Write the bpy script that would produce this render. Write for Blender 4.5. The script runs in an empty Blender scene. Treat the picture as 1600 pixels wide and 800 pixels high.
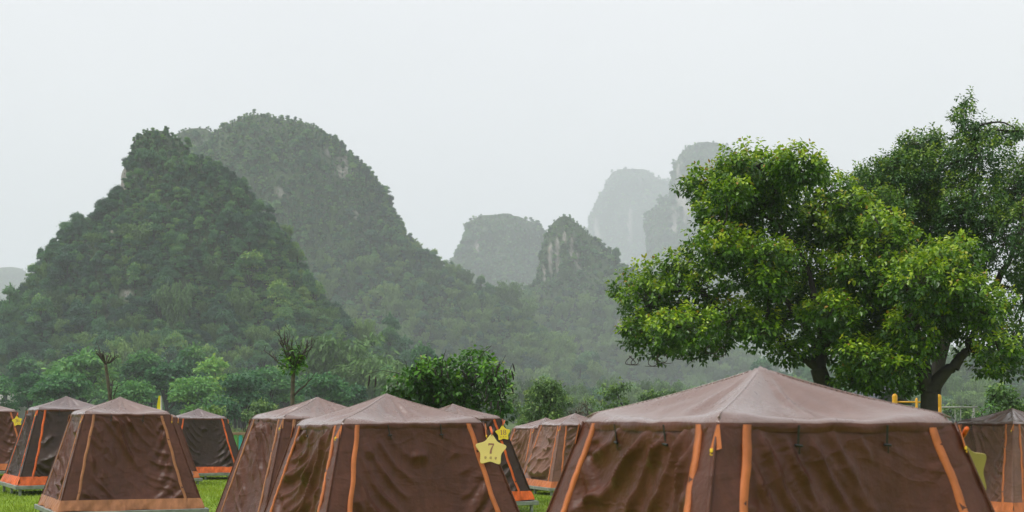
import bpy, math
import numpy as np
from mathutils import noise as mnoise, Vector

S = bpy.context.scene
COL = S.collection
R = math.radians
rng = np.random.default_rng(7)

# ------------------------------------------------------------------ camera, sky, sun, exposure
F, HC, YH = 2222.0, 1.70, 650.0            # focal length in photo pixels, eye height, horizon row
cam_d = bpy.data.cameras.new('camera'); cam = bpy.data.objects.new('camera', cam_d); COL.objects.link(cam)
cam.location = (0, 0, HC); cam.rotation_euler = (R(90), 0, 0)
cam_d.sensor_width = 36; cam_d.lens = 50; cam_d.shift_y = (YH - 400) / 1600
cam_d.clip_start = 0.1; cam_d.clip_end = 12000
cam_d.dof.use_dof = True; cam_d.dof.focus_distance = 24; cam_d.dof.aperture_fstop = 5.6
S.camera = cam

SUN_EL, SUN_AZ = 58, 250                     # azimuth clockwise from +Y (ahead): the brighter part of the cloud is to the left
HAZE = 0.00046
w = bpy.data.worlds.new('World'); S.world = w; w.use_nodes = True
nt = w.node_tree; bg = nt.nodes['Background']
sky = nt.nodes.new('ShaderNodeTexSky'); sky.sky_type = 'NISHITA'; sky.sun_disc = False
sky.sun_elevation = R(SUN_EL); sky.sun_rotation = R(SUN_AZ); sky.air_density = 1.0; sky.dust_density = 4.0
hs = nt.nodes.new('ShaderNodeHueSaturation'); hs.inputs['Saturation'].default_value = 0.15
mx = nt.nodes.new('ShaderNodeMix'); mx.data_type = 'RGBA'; mx.inputs[0].default_value = 0.88
# even cloud layer with faint, broad variation
wtc = nt.nodes.new('ShaderNodeTexCoord'); wno = nt.nodes.new('ShaderNodeTexNoise'); wno.inputs['Scale'].default_value = 1.6; wno.inputs['Detail'].default_value = 4
wrp = nt.nodes.new('ShaderNodeValToRGB'); wrp.color_ramp.elements[0].position = .3; wrp.color_ramp.elements[1].position = .7
wrp.color_ramp.elements[0].color = (.86, .87, .89, 1); wrp.color_ramp.elements[1].color = (1, 1, 1, 1)
wsc = nt.nodes.new('ShaderNodeMix'); wsc.data_type = 'RGBA'; wsc.blend_type = 'MULTIPLY'; wsc.inputs[0].default_value = 1; wsc.inputs[6].default_value = (6.0, 5.96, 6.15, 1)
nt.links.new(wtc.outputs['Generated'], wno.inputs['Vector']); nt.links.new(wno.outputs['Fac'], wrp.inputs[0]); nt.links.new(wrp.outputs[0], wsc.inputs[7]); wsc.clamp_result = False
nt.links.new(wsc.outputs[2], mx.inputs[7])
nt.links.new(sky.outputs[0], hs.inputs['Color']); nt.links.new(hs.outputs[0], mx.inputs[6])
nt.links.new(mx.outputs[2], bg.inputs['Color']); bg.inputs['Strength'].default_value = 0.1
sl = bpy.data.lights.new('sun', 'SUN'); sun = bpy.data.objects.new('sun', sl); COL.objects.link(sun)
sl.energy = 1.5; sl.angle = R(22); sl.color = (1, 0.97, 0.92)
_el, _az = R(SUN_EL), R(SUN_AZ)
_to = Vector((math.sin(_az) * math.cos(_el), math.cos(_az) * math.cos(_el), math.sin(_el)))
sun.rotation_euler = _to.to_track_quat('Z', 'Y').to_euler()
S.view_settings.view_transform = 'Standard'; S.view_settings.look = 'None'
S.view_settings.exposure = 0.92; S.view_settings.gamma = 1
S.view_settings.use_curve_mapping = False
S.render.engine = 'CYCLES'
S.cycles.max_bounces = 7; S.cycles.diffuse_bounces = 3; S.cycles.glossy_bounces = 3
S.cycles.transmission_bounces = 4; S.cycles.volume_bounces = 2; S.cycles.transparent_max_bounces = 4
S.cycles.use_denoising = True


def at(px, py, d):
    return np.array([(px - 800) / F * d, d, HC + (YH - py) / F * d])


# ------------------------------------------------------------------ materials
MATS = {}


def new_mat(name):
    m = bpy.data.materials.new(name); m.use_nodes = True; MATS[name] = m
    return m, m.node_tree, m.node_tree.nodes['Principled BSDF'], m.node_tree.nodes['Material Output']


def N(nt, typ, **kw):
    n = nt.nodes.new(typ)
    for k, v in kw.items():
        if k.startswith('i_'):
            key = k[2:]; key = int(key) if key.isdigit() else key
            n.inputs[key].default_value = v
        else:
            setattr(n, k, v)
    return n


def ramp(nt, fac, stops):
    r = nt.nodes.new('ShaderNodeValToRGB'); e = r.color_ramp.elements
    while len(e) < len(stops): e.new(0.5)
    for i, (p, c) in enumerate(stops):
        e[i].position = p; e[i].color = (*c, 1)
    nt.links.new(fac, r.inputs[0]); return r.outputs[0]


def mixc(nt, fac, a, b, mode='MIX'):
    m = nt.nodes.new('ShaderNodeMix'); m.data_type = 'RGBA'; m.blend_type = mode
    for s, v in ((0, fac), (6, a), (7, b)):
        if hasattr(v, 'is_linked') or hasattr(v, 'links'): nt.links.new(v, m.inputs[s])
        elif isinstance(v, (int, float)): m.inputs[s].default_value = v
        else: m.inputs[s].default_value = (*v, 1)
    return m.outputs[2]


def mathn(nt, op, a, b=None):
    m = nt.nodes.new('ShaderNodeMath'); m.operation = op
    for i, v in enumerate((a, b)):
        if v is None: continue
        if isinstance(v, (int, float)): m.inputs[i].default_value = v
        else: nt.links.new(v, m.inputs[i])
    return m.outputs[0]


def bump(nt, bsdf, h, strength, dist):
    b = nt.nodes.new('ShaderNodeBump'); b.inputs['Strength'].default_value = strength; b.inputs['Distance'].default_value = dist
    nt.links.new(h, b.inputs['Height']); nt.links.new(b.outputs[0], bsdf.inputs['Normal'])


def leaf_mat(name, stops, rough=0.42, trans=0.22, spread=0.0, spec=0.5):
    """foliage: colour from the leaf's own age attribute, plus a spread from tree to tree"""
    m, nt, b, out = new_mat(name)
    a = N(nt, 'ShaderNodeAttribute', attribute_name='tint')
    fac = a.outputs['Fac']
    if spread:
        oi = N(nt, 'ShaderNodeObjectInfo')
        pn = N(nt, 'ShaderNodeTexNoise', i_Scale=0.045, i_Detail=2.0); nt.links.new(oi.outputs['Location'], pn.inputs['Vector'])   # stands of one kind of tree
        fac = mathn(nt, 'ADD', fac, mathn(nt, 'MULTIPLY', mathn(nt, 'SUBTRACT', oi.outputs['Random'], 0.5), spread * .75))
        fac = mathn(nt, 'ADD', fac, mathn(nt, 'MULTIPLY', mathn(nt, 'SUBTRACT', pn.outputs['Fac'], 0.5), spread * 1.1))
    c = ramp(nt, fac, stops)
    nt.links.new(c, b.inputs['Base Color']); b.inputs['Roughness'].default_value = rough
    b.inputs['Specular IOR Level'].default_value = spec
    t = N(nt, 'ShaderNodeBsdfTranslucent'); nt.links.new(c, t.inputs['Color'])
    ms = N(nt, 'ShaderNodeMixShader', i_0=trans)
    nt.links.new(b.outputs[0], ms.inputs[1]); nt.links.new(t.outputs[0], ms.inputs[2]); nt.links.new(ms.outputs[0], out.inputs[0])
    return m


def plain(name, col, rough=0.6, metal=0.0, var=0.25, scale=6.0, bmp=0.0):
    m, nt, b, out = new_mat(name)
    tc = N(nt, 'ShaderNodeTexCoord'); no = N(nt, 'ShaderNodeTexNoise', i_Scale=scale, i_Detail=6.0)
    nt.links.new(tc.outputs['Object'], no.inputs['Vector'])
    lo = tuple(x * (1 - var) for x in col); hi = tuple(min(1, x * (1 + var)) for x in col)
    nt.links.new(ramp(nt, no.outputs['Fac'], [(0.3, lo), (0.7, hi)]), b.inputs['Base Color'])
    b.inputs['Roughness'].default_value = rough; b.inputs['Metallic'].default_value = metal
    if bmp: bump(nt, b, no.outputs['Fac'], bmp, 0.01)
    return m


def cloth_mat(name, col, rough=0.42, spec=0.6, streak=0.25, sheen=0.0, tint=(0.5, 0.5, 0.5), crease=0.0, coat=0.0):
    """wet nylon: woven grain, water stains, satin gloss"""
    m, nt, b, out = new_mat(name)
    tc = N(nt, 'ShaderNodeTexCoord')
    n1 = N(nt, 'ShaderNodeTexNoise', i_Scale=2.2, i_Detail=8.0, i_Roughness=0.65)
    mp = N(nt, 'ShaderNodeMapping'); mp.inputs['Scale'].default_value = (7, 7, 1.2)
    n2 = N(nt, 'ShaderNodeTexNoise', i_Scale=3.0, i_Detail=5.0)
    nt.links.new(tc.outputs['Object'], n1.inputs['Vector']); nt.links.new(tc.outputs['Object'], mp.inputs['Vector'])
    nt.links.new(mp.outputs[0], n2.inputs['Vector'])
    f = mathn(nt, 'ADD', mathn(nt, 'MULTIPLY', n1.outputs['Fac'], 0.6), mathn(nt, 'MULTIPLY', n2.outputs['Fac'], 0.4))
    lo = tuple(x * (1 - streak) for x in col); hi = tuple(min(1, x * (1 + streak)) for x in col)
    c = ramp(nt, f, [(0.35, lo), (0.65, hi)])
    nt.links.new(c, b.inputs['Base Color'])
    rr = ramp(nt, n1.outputs['Fac'], [(0.35, (rough - 0.08,) * 3), (0.7, (rough + 0.1,) * 3)])
    nt.links.new(rr, b.inputs['Roughness'])
    b.inputs['Specular IOR Level'].default_value = spec
    b.inputs['Coat Weight'].default_value = coat; b.inputs['Coat Roughness'].default_value = 0.3
    if sheen:
        b.inputs['Sheen Weight'].default_value = sheen; b.inputs['Sheen Tint'].default_value = (*tint, 1); b.inputs['Sheen Roughness'].default_value = 0.45
    n3 = N(nt, 'ShaderNodeTexNoise', i_Scale=38.0, i_Detail=4.0); nt.links.new(tc.outputs['Object'], n3.inputs['Vector'])
    hgt = mathn(nt, 'MULTIPLY', n3.outputs['Fac'], 0.006)
    if crease:      # sharp little creases running aslant
        mp2 = N(nt, 'ShaderNodeMapping'); mp2.inputs['Rotation'].default_value = (.7, .8, .4); mp2.inputs['Scale'].default_value = (1.6, 1.6, 3.6)
        n4 = N(nt, 'ShaderNodeTexNoise', i_Scale=1.25, i_Detail=3.5, i_Roughness=0.5, i_Distortion=0.6); nt.links.new(tc.outputs['Object'], mp2.inputs[0]); nt.links.new(mp2.outputs[0], n4.inputs['Vector'])
        rdg = mathn(nt, 'POWER', mathn(nt, 'SUBTRACT', 1.0, mathn(nt, 'MULTIPLY', mathn(nt, 'ABSOLUTE', mathn(nt, 'SUBTRACT', n4.outputs['Fac'], .5)), 3.2)), 2.0)
        hgt = mathn(nt, 'ADD', hgt, mathn(nt, 'MULTIPLY', rdg, .05 * crease))
    bump(nt, b, hgt, 0.6, 1.0)
    return m


cloth_mat('tent_cloth', (0.090, 0.031, 0.018), 0.38, 0.26, 0.25, crease=.16)
cloth_mat('tent_cloth_dark', (0.040, 0.021, 0.015), 0.42, 0.28, 0.25, crease=.16)
cloth_mat('tent_cloth_pale', (0.17, 0.080, 0.054), 0.42, 0.3, 0.22, crease=.2)  # paler cloth; colour raised to make up for the right tent's dark facing
cloth_mat('roof_cloth', (0.165, 0.090, 0.072), 0.28, 1.0, 0.14, crease=.03, coat=.6)
cloth_mat('roof_cloth_dark', (0.12, 0.07, 0.064), 0.30, 1.0, 0.15, crease=.03, coat=.6)
cloth_mat('webbing', (0.46, 0.135, 0.042), 0.5, 0.3, 0.25)
cloth_mat('webbing_bright', (0.58, 0.105, 0.018), 0.5, 0.3, 0.4)
cloth_mat('webbing_faded', (0.33, 0.135, 0.06), 0.5, 0.3, 0.28)
plain('black_strap', (0.012, 0.012, 0.013), 0.5)
plain('yellow_plastic', (0.75, 0.48, 0.02), 0.35)
plain('board_yellow', (0.80, 0.62, 0.20), 0.45, var=0.06)
plain('board_yellow_bright', (0.85, 0.62, 0.03), 0.45, var=0.06)
plain('board_back_shade', (0.30, 0.24, 0.035), 0.6, var=0.1)  # back darkened to olive so that it looks unlit
plain('number_paint', (0.30, 0.12, 0.09), 0.6, var=0.15, scale=60)
plain('steel', (0.26, 0.28, 0.26), 0.45, 0.4, 0.25, 9)
plain('deck_wood', (0.12, 0.085, 0.055), 0.7, 0, 0.35, 5, 0.3)
plain('bark', (0.017, 0.013, 0.010), 0.85, 0, 0.45, 12, 0.8)
plain('bark_pale', (0.085, 0.068, 0.045), 0.85, 0, 0.4, 14, 0.6)
plain('twig', (0.05, 0.038, 0.032), 0.85, 0, 0.3)
plain('dead_pod', (0.03, 0.02, 0.022), 0.8, 0, 0.4, 40)
plain('play_yellow', (0.80, 0.40, 0.01), 0.4, 0, 0.08)
plain('grey_pipe', (0.24, 0.24, 0.22), 0.5, 0.2, 0.2)
plain('roof_tile', (0.045, 0.05, 0.06), 0.6, 0, 0.3, 8)
plain('house_wall', (0.62, 0.60, 0.57), 0.8, 0, 0.12, 1.5)
plain('hut_wall', (0.05, 0.05, 0.055), 0.8, 0, 0.25, 3)
plain('dark_glass', (0.02, 0.025, 0.03), 0.15)
plain('fence_rail', (0.22, 0.14, 0.08), 0.75, 0, 0.3, 6)
plain('picket_teal', (0.03, 0.36, 0.30), 0.55, 0, 0.12)
plain('picket_yellow', (0.62, 0.42, 0.09), 0.55, 0, 0.15)
plain('picket_green', (0.10, 0.36, 0.07), 0.55, 0, 0.15)
plain('flag_white', (0.75, 0.76, 0.72), 0.6, 0, 0.05)
plain('flag_yellow', (0.82, 0.66, 0.02), 0.55, 0, 0.08)

G_NEAR = [(0.0, (0.009, 0.040, 0.006)), (0.35, (0.045, 0.122, 0.009)), (0.60, (0.155, 0.300, 0.012)), (0.85, (0.40, 0.53, 0.020)), (0.97, (0.38, 0.22, 0.04))]
leaf_mat('leaf_glossy', G_NEAR, 0.33, 0.28)
leaf_mat('leaf_dark', [(0.0, (0.014, 0.046, 0.014)), (0.4, (0.045, 0.125, 0.024)), (0.7, (0.15, 0.27, 0.028)), (1.0, (0.30, 0.36, 0.03))], 0.42, 0.22)
leaf_mat('leaf_bush', [(0.0, (0.012, 0.042, 0.008)), (0.4, (0.038, 0.13, 0.010)), (0.7, (0.11, 0.30, 0.012)), (0.9, (0.22, 0.40, 0.02)), (1.0, (0.24, 0.16, 0.03))], 0.36, 0.25)
leaf_mat('leaf_shrub', [(0.0, (0.045, 0.095, 0.028)), (0.4, (0.085, 0.18, 0.04)), (0.75, (0.20, 0.33, 0.06)), (1.0, (0.26, 0.30, 0.08))], 0.5, 0.25, 0.15)
leaf_mat('leaf_brown', [(0.0, (0.05, 0.045, 0.025)), (0.5, (0.095, 0.08, 0.045)), (0.8, (0.10, 0.11, 0.035)), (1.0, (0.19, 0.20, 0.03))], 0.6, 0.2)
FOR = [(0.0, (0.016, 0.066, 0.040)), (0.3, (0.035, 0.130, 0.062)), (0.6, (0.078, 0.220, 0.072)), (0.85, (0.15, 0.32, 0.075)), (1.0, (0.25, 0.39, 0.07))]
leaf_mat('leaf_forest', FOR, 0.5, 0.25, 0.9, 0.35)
leaf_mat('leaf_hillfoot', [(p, (c[0] * 1.45, c[1] * 1.35, c[2] * .95)) for p, c in FOR], 0.5, 0.3, 0.8, 0.35)
leaf_mat('leaf_bamboo', [(0.0, (0.05, 0.11, 0.035)), (0.5, (0.11, 0.22, 0.055)), (1.0, (0.22, 0.35, 0.085))], 0.55, 0.25, 0.9, 0.3)
leaf_mat('grass_blade', [(0.0, (0.085, 0.16, 0.008)), (0.5, (0.23, 0.33, 0.014)), (0.85, (0.32, 0.42, 0.02)), (1.0, (0.30, 0.28, 0.06))], 0.5, 0.3)
leaf_mat('weed', [(0.0, (0.04, 0.08, 0.015)), (0.45, (0.10, 0.18, 0.025)), (0.8, (0.20, 0.24, 0.06)), (1.0, (0.24, 0.18, 0.10))], 0.6, 0.25)

# ground: mown lawn near, rough meadow further off
m, nt, b, out = new_mat('ground')
tc = N(nt, 'ShaderNodeTexCoord'); sx = N(nt, 'ShaderNodeSeparateXYZ'); nt.links.new(tc.outputs['Object'], sx.inputs[0])
n1 = N(nt, 'ShaderNodeTexNoise', i_Scale=0.6, i_Detail=9.0, i_Roughness=0.7); nt.links.new(tc.outputs['Object'], n1.inputs['Vector'])
n2 = N(nt, 'ShaderNodeTexNoise', i_Scale=14.0, i_Detail=5.0); nt.links.new(tc.outputs['Object'], n2.inputs['Vector'])
lawn = mixc(nt, 0.45, ramp(nt, n1.outputs['Fac'], [(0.3, (0.10, 0.17, 0.010)), (0.55, (0.23, 0.33, 0.013)), (0.75, (0.25, 0.32, 0.025))]),
            ramp(nt, n2.outputs['Fac'], [(0.35, (0.055, 0.115, 0.008)), (0.7, (0.18, 0.29, 0.025))]))
bare = ramp(nt, n1.outputs['Fac'], [(0.66, (0, 0, 0)), (0.74, (1, 1, 1))])
lawn = mixc(nt, mathn(nt, 'MULTIPLY', bare, 0.5), lawn, (0.13, 0.11, 0.055))
n3 = N(nt, 'ShaderNodeTexNoise', i_Scale=0.08, i_Detail=8.0); nt.links.new(tc.outputs['Object'], n3.inputs['Vector'])
mead = ramp(nt, n3.outputs['Fac'], [(0.3, (0.035, 0.07, 0.015)), (0.55, (0.075, 0.12, 0.025)), (0.75, (0.12, 0.14, 0.05))])
edge = mathn(nt, 'GREATER_THAN', mathn(nt, 'ADD', sx.outputs['Y'], mathn(nt, 'MULTIPLY', n1.outputs['Fac'], 4.0)), 50.0)
nt.links.new(mixc(nt, edge, lawn, mead), b.inputs['Base Color']); b.inputs['Roughness'].default_value = 0.85
b.inputs['Specular IOR Level'].default_value = 0.2
bump(nt, b, n2.outputs['Fac'], 0.6, 0.03)

# hill: limestone with streaks where bare, leaf litter and creeping green elsewhere
m, nt, b, out = new_mat('hillside')
tc = N(nt, 'ShaderNodeTexCoord'); at_ = N(nt, 'ShaderNodeAttribute', attribute_name='rock')
mp = N(nt, 'ShaderNodeMapping'); mp.inputs['Scale'].default_value = (1, 1, 0.16); nt.links.new(tc.outputs['Object'], mp.inputs[0])
n1 = N(nt, 'ShaderNodeTexNoise', i_Scale=0.5, i_Detail=9.0, i_Roughness=0.72); nt.links.new(mp.outputs[0], n1.inputs['Vector'])
n2 = N(nt, 'ShaderNodeTexNoise', i_Scale=0.35, i_Detail=7.0); nt.links.new(tc.outputs['Object'], n2.inputs['Vector'])
rock = ramp(nt, n1.outputs['Fac'], [(0.30, (0.05, 0.05, 0.045)), (0.45, (0.22, 0.20, 0.17)), (0.55, (0.33, 0.32, 0.30)), (0.66, (0.34, 0.25, 0.17)), (0.78, (0.50, 0.49, 0.47))])
grn = ramp(nt, n2.outputs['Fac'], [(0.3, (0.018, 0.038, 0.014)), (0.6, (0.04, 0.08, 0.02)), (0.8, (0.065, 0.11, 0.03))])
nt.links.new(mixc(nt, at_.outputs['Fac'], grn, rock), b.inputs['Base Color']); b.inputs['Roughness'].default_value = 0.9
bump(nt, b, n1.outputs['Fac'], 1.0, 1.2)


# ------------------------------------------------------------------ mesh tools
class MB:
    """collects quads and triangles (numpy) for ONE mesh"""
    def __init__(s):
        s.v, s.q, s.t, s.qm, s.tm, s.a, s.n = [], [], [], [], [], [], 0

    def add(s, v, q=None, t=None, mat=0, tint=0.5):
        v = np.asarray(v, float).reshape(-1, 3)
        if q is not None and len(q): s.q.append(np.asarray(q, int).reshape(-1, 4) + s.n); s.qm.append(np.full(len(s.q[-1]), mat))
        if t is not None and len(t): s.t.append(np.asarray(t, int).reshape(-1, 3) + s.n); s.tm.append(np.full(len(s.t[-1]), mat))
        s.a.append(np.broadcast_to(np.asarray(tint, float), (len(v),)) if np.ndim(tint) < 1 else np.asarray(tint, float))
        s.v.append(v); s.n += len(v); return s

    def mesh(s, name, mats, smooth=True, attr='tint'):
        me = bpy.data.meshes.new(name)
        v = np.concatenate(s.v); q = np.concatenate(s.q) if s.q else np.zeros((0, 4), int); t = np.concatenate(s.t) if s.t else np.zeros((0, 3), int)
        me.vertices.add(len(v)); me.vertices.foreach_set('co', v.astype(np.float32).ravel())
        nl = q.size + t.size; me.loops.add(nl); me.loops.foreach_set('vertex_index', np.concatenate([q.ravel(), t.ravel()]).astype(np.int32))
        me.polygons.add(len(q) + len(t))
        ls = np.concatenate([np.arange(len(q)) * 4, q.size + np.arange(len(t)) * 3]).astype(np.int32)
        me.polygons.foreach_set('loop_start', ls)
        mi = np.concatenate([np.concatenate(s.qm) if s.qm else np.zeros(0), np.concatenate(s.tm) if s.tm else np.zeros(0)]).astype(np.int32)
        me.polygons.foreach_set('material_index', mi)
        me.polygons.foreach_set('use_smooth', np.full(len(mi), bool(smooth)))
        at = me.attributes.new(attr, 'FLOAT', 'POINT'); at.data.foreach_set('value', np.concatenate(s.a).astype(np.float32))
        for x in ([mats] if isinstance(mats, str) else mats): me.materials.append(MATS[x])
        me.update(calc_edges=True); me.validate(); return me

    def build(s, name, mats, parent=None, smooth=True, attr='tint'):
        return place(name, s.mesh(name, mats, smooth, attr), parent)


def place(name, me, parent=None, loc=None, rot=None):
    o = bpy.data.objects.new(name, me); COL.objects.link(o)
    if parent: o.parent = parent
    if loc is not None: o.location = loc
    if rot is not None: o.rotation_euler = rot
    return o


def tag(o, label=None, cat=None, group=None, kind=None):
    for k, v in (('label', label), ('category', cat), ('group', group), ('kind', kind)):
        if v: o[k] = v
    return o


def empty(name, loc=(0, 0, 0), rz=0, label=None, cat=None, group=None):
    o = bpy.data.objects.new(name, None); COL.objects.link(o); o.location = loc; o.rotation_euler = (0, 0, rz)
    o.empty_display_size = 0.2
    return tag(o, label, cat, group)


def box(mb, c, s, mat=0, bev=0.0, M=None):
    """box with chamfered edges when bev > 0"""
    c = np.asarray(c, float); h = np.asarray(s, float) / 2
    if bev <= 0:
        v = np.array([(x, y, z) for z in (-1, 1) for y in (-1, 1) for x in (-1, 1)]) * h
        q = [(0, 2, 3, 1), (4, 5, 7, 6), (0, 1, 5, 4), (2, 6, 7, 3), (0, 4, 6, 2), (1, 3, 7, 5)]
        t = None
    else:
        v = []; idx = {}
        for sx in (-1, 1):
            for sy in (-1, 1):
                for sz in (-1, 1):
                    for ax in range(3):
                        p = np.array([sx, sy, sz]) * h; sg = (sx, sy, sz)
                        for k in range(3):
                            if k != ax: p[k] -= sg[k] * bev
                        idx[(sx, sy, sz, ax)] = len(v); v.append(p)
        q = []; t = []
        for ax in range(3):
            o1, o2 = [k for k in range(3) if k != ax]
            for sg in (-1, 1):
                f = []
                for a_, b_ in ((-1, -1), (1, -1), (1, 1), (-1, 1)):
                    k = [0, 0, 0]; k[ax] = sg; k[o1] = a_; k[o2] = b_; f.append(idx[(*k, ax)])
                q.append(f)
        for e in range(3):
            o1, o2 = [k for k in range(3) if k != e]
            for a_ in (-1, 1):
                for b_ in (-1, 1):
                    k0 = [0, 0, 0]; k1 = [0, 0, 0]; k0[e] = -1; k1[e] = 1; k0[o1] = k1[o1] = a_; k0[o2] = k1[o2] = b_
                    q.append([idx[(*k0, o1)], idx[(*k1, o1)], idx[(*k1, o2)], idx[(*k0, o2)]])
        for sx in (-1, 1):
            for sy in (-1, 1):
                for sz in (-1, 1): t.append([idx[(sx, sy, sz, k)] for k in range(3)])
        v = np.array(v)
    if M is not None: v = v @ np.asarray(M).T
    mb.add(v + c, q, t, mat); return mb


def tube(mb, pts, rad, sides=6, mat=0, tint=0.5, cap=True):
    p = np.asarray(pts, float); n = len(p); r = np.broadcast_to(np.asarray(rad, float), (n,))
    d = np.gradient(p, axis=0); d /= np.linalg.norm(d, axis=1)[:, None] + 1e-9
    ref = np.array([0.31, 0.17, 0.93]) if abs(d[:, 2]).mean() < 0.8 else np.array([0.95, 0.2, 0.1])
    u = np.cross(d, ref); u /= np.linalg.norm(u, axis=1)[:, None] + 1e-9; w_ = np.cross(d, u)
    a = np.arange(sides) * 2 * math.pi / sides
    v = p[:, None] + r[:, None, None] * (np.cos(a)[None, :, None] * u[:, None] + np.sin(a)[None, :, None] * w_[:, None])
    i = np.arange(n - 1)[:, None] * sides; k = np.arange(sides)[None]; k2 = (k + 1) % sides
    q = np.stack([i + k, i + k2, i + sides + k2, i + sides + k], -1).reshape(-1, 4)
    v = v.reshape(-1, 3); t = None
    if cap:
        v = np.concatenate([v, p[:1], p[-1:]]); c0 = n * sides
        kk = np.arange(sides); k2 = (kk + 1) % sides
        t = np.concatenate([np.stack([k2, kk, np.full(sides, c0)], -1), np.stack([(n - 1) * sides + kk, (n - 1) * sides + k2, np.full(sides, c0 + 1)], -1)])
    mb.add(v, q, t, mat, tint); return mb


def nrm(a): return a / (np.linalg.norm(a, axis=-1, keepdims=True) + 1e-9)


def leaves(mb, P, D, U, L, W, tint, fold=0.25, droop=0.15, mat=0):
    """ovate leaves folded on the midrib: 6 verts, 2 quads each"""
    P, D, U = np.asarray(P), nrm(np.asarray(D)), np.asarray(U)
    sd = nrm(np.cross(D, U)); up = np.cross(sd, D)
    L = np.asarray(L)[:, None]; W = np.asarray(W)[:, None]
    base = P; tip = P + D * L - up * L * droop
    def side(s, t, wd): return P + D * L * t + sd * W * wd * s + up * (W * fold * wd - L * droop * t * t)
    v = np.stack([base, side(1, .28, .5), side(1, .66, .42), tip, side(-1, .66, .42), side(-1, .28, .5)], 1)
    n = len(P); o = np.arange(n)[:, None] * 6
    q = np.concatenate([o + np.array([0, 1, 2, 3]), o + np.array([0, 3, 4, 5])])
    mb.add(v.reshape(-1, 3), q, None, mat, np.repeat(np.asarray(tint), 6)); return mb


def rdir(n, r=None):
    v = (r or rng).normal(size=(n, 3)); return nrm(v)


# ------------------------------------------------------------------ ground
GP = np.array([(-9.1, 29, .14), (-6.3, 23, .04), (-8.8, 39.7, -.06), (-13.5, 36.5, .12), (-1.1, 13, -.06), (-2.5, 18, -.03), (-1.1, 26, -.04),
               (1.6, 35, -.2), (.9, 38.2, -.3), (8.8, 25, -.13), (1.25, 7.2, 0.0), (-9.1, 35.2, 0.0), (0, 0, 0), (12, 45, -.2), (-5, 52, -.25), (10, 60, -.2),
               (-25, 45, 0), (25, 40, -.1), (0, 90, -.2), (-40, 90, -.1), (40, 90, -.1)])


def gz(x, y):
    x = np.asarray(x, float); y = np.asarray(y, float)
    d2 = (x[..., None] - GP[:, 0]) ** 2 + (y[..., None] - GP[:, 1]) ** 2 + 2.0
    w_ = d2 ** -1.6
    z = (w_ * GP[:, 2]).sum(-1) / w_.sum(-1)
    return z + 0.012 * np.sin(x * 1.7 + y * 0.6) + 0.01 * np.sin(x * 0.7 - y * 1.3)


def ax(lo, hi, step, far):
    a = np.arange(lo, hi + 1e-6, step); e = [hi * 1.0]
    while e[-1] < far: e.append(e[-1] + max(step, (e[-1] - hi) * 0.35 + step))
    e2 = [lo]
    while e2[-1] > -far: e2.append(e2[-1] - max(step, (lo - e2[-1]) * 0.35 + step))
    return np.concatenate([np.array(e2[1:])[::-1], a, np.array(e[1:])])


gx, gy = ax(-22, 22, 0.5, 3400), ax(-2, 62, 0.5, 3400)
GX, GY = np.meshgrid(gx, gy)
gv = np.stack([GX, GY, gz(GX, GY)], -1).reshape(-1, 3)
nx_, ny_ = len(gx), len(gy)
ii = (np.arange(ny_ - 1)[:, None] * nx_ + np.arange(nx_ - 1)[None]).ravel()
tag(MB().add(gv, np.stack([ii, ii + 1, ii + nx_ + 1, ii + nx_], -1)).build('ground', 'ground'), kind='structure')


# ------------------------------------------------------------------ hills, lofted round their own axis
def pxof(p):
    return 800 + F * p[:, 0] / p[:, 1], YH - F * (p[:, 2] - HC) / p[:, 1]


HILL_PTS = {}


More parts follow.
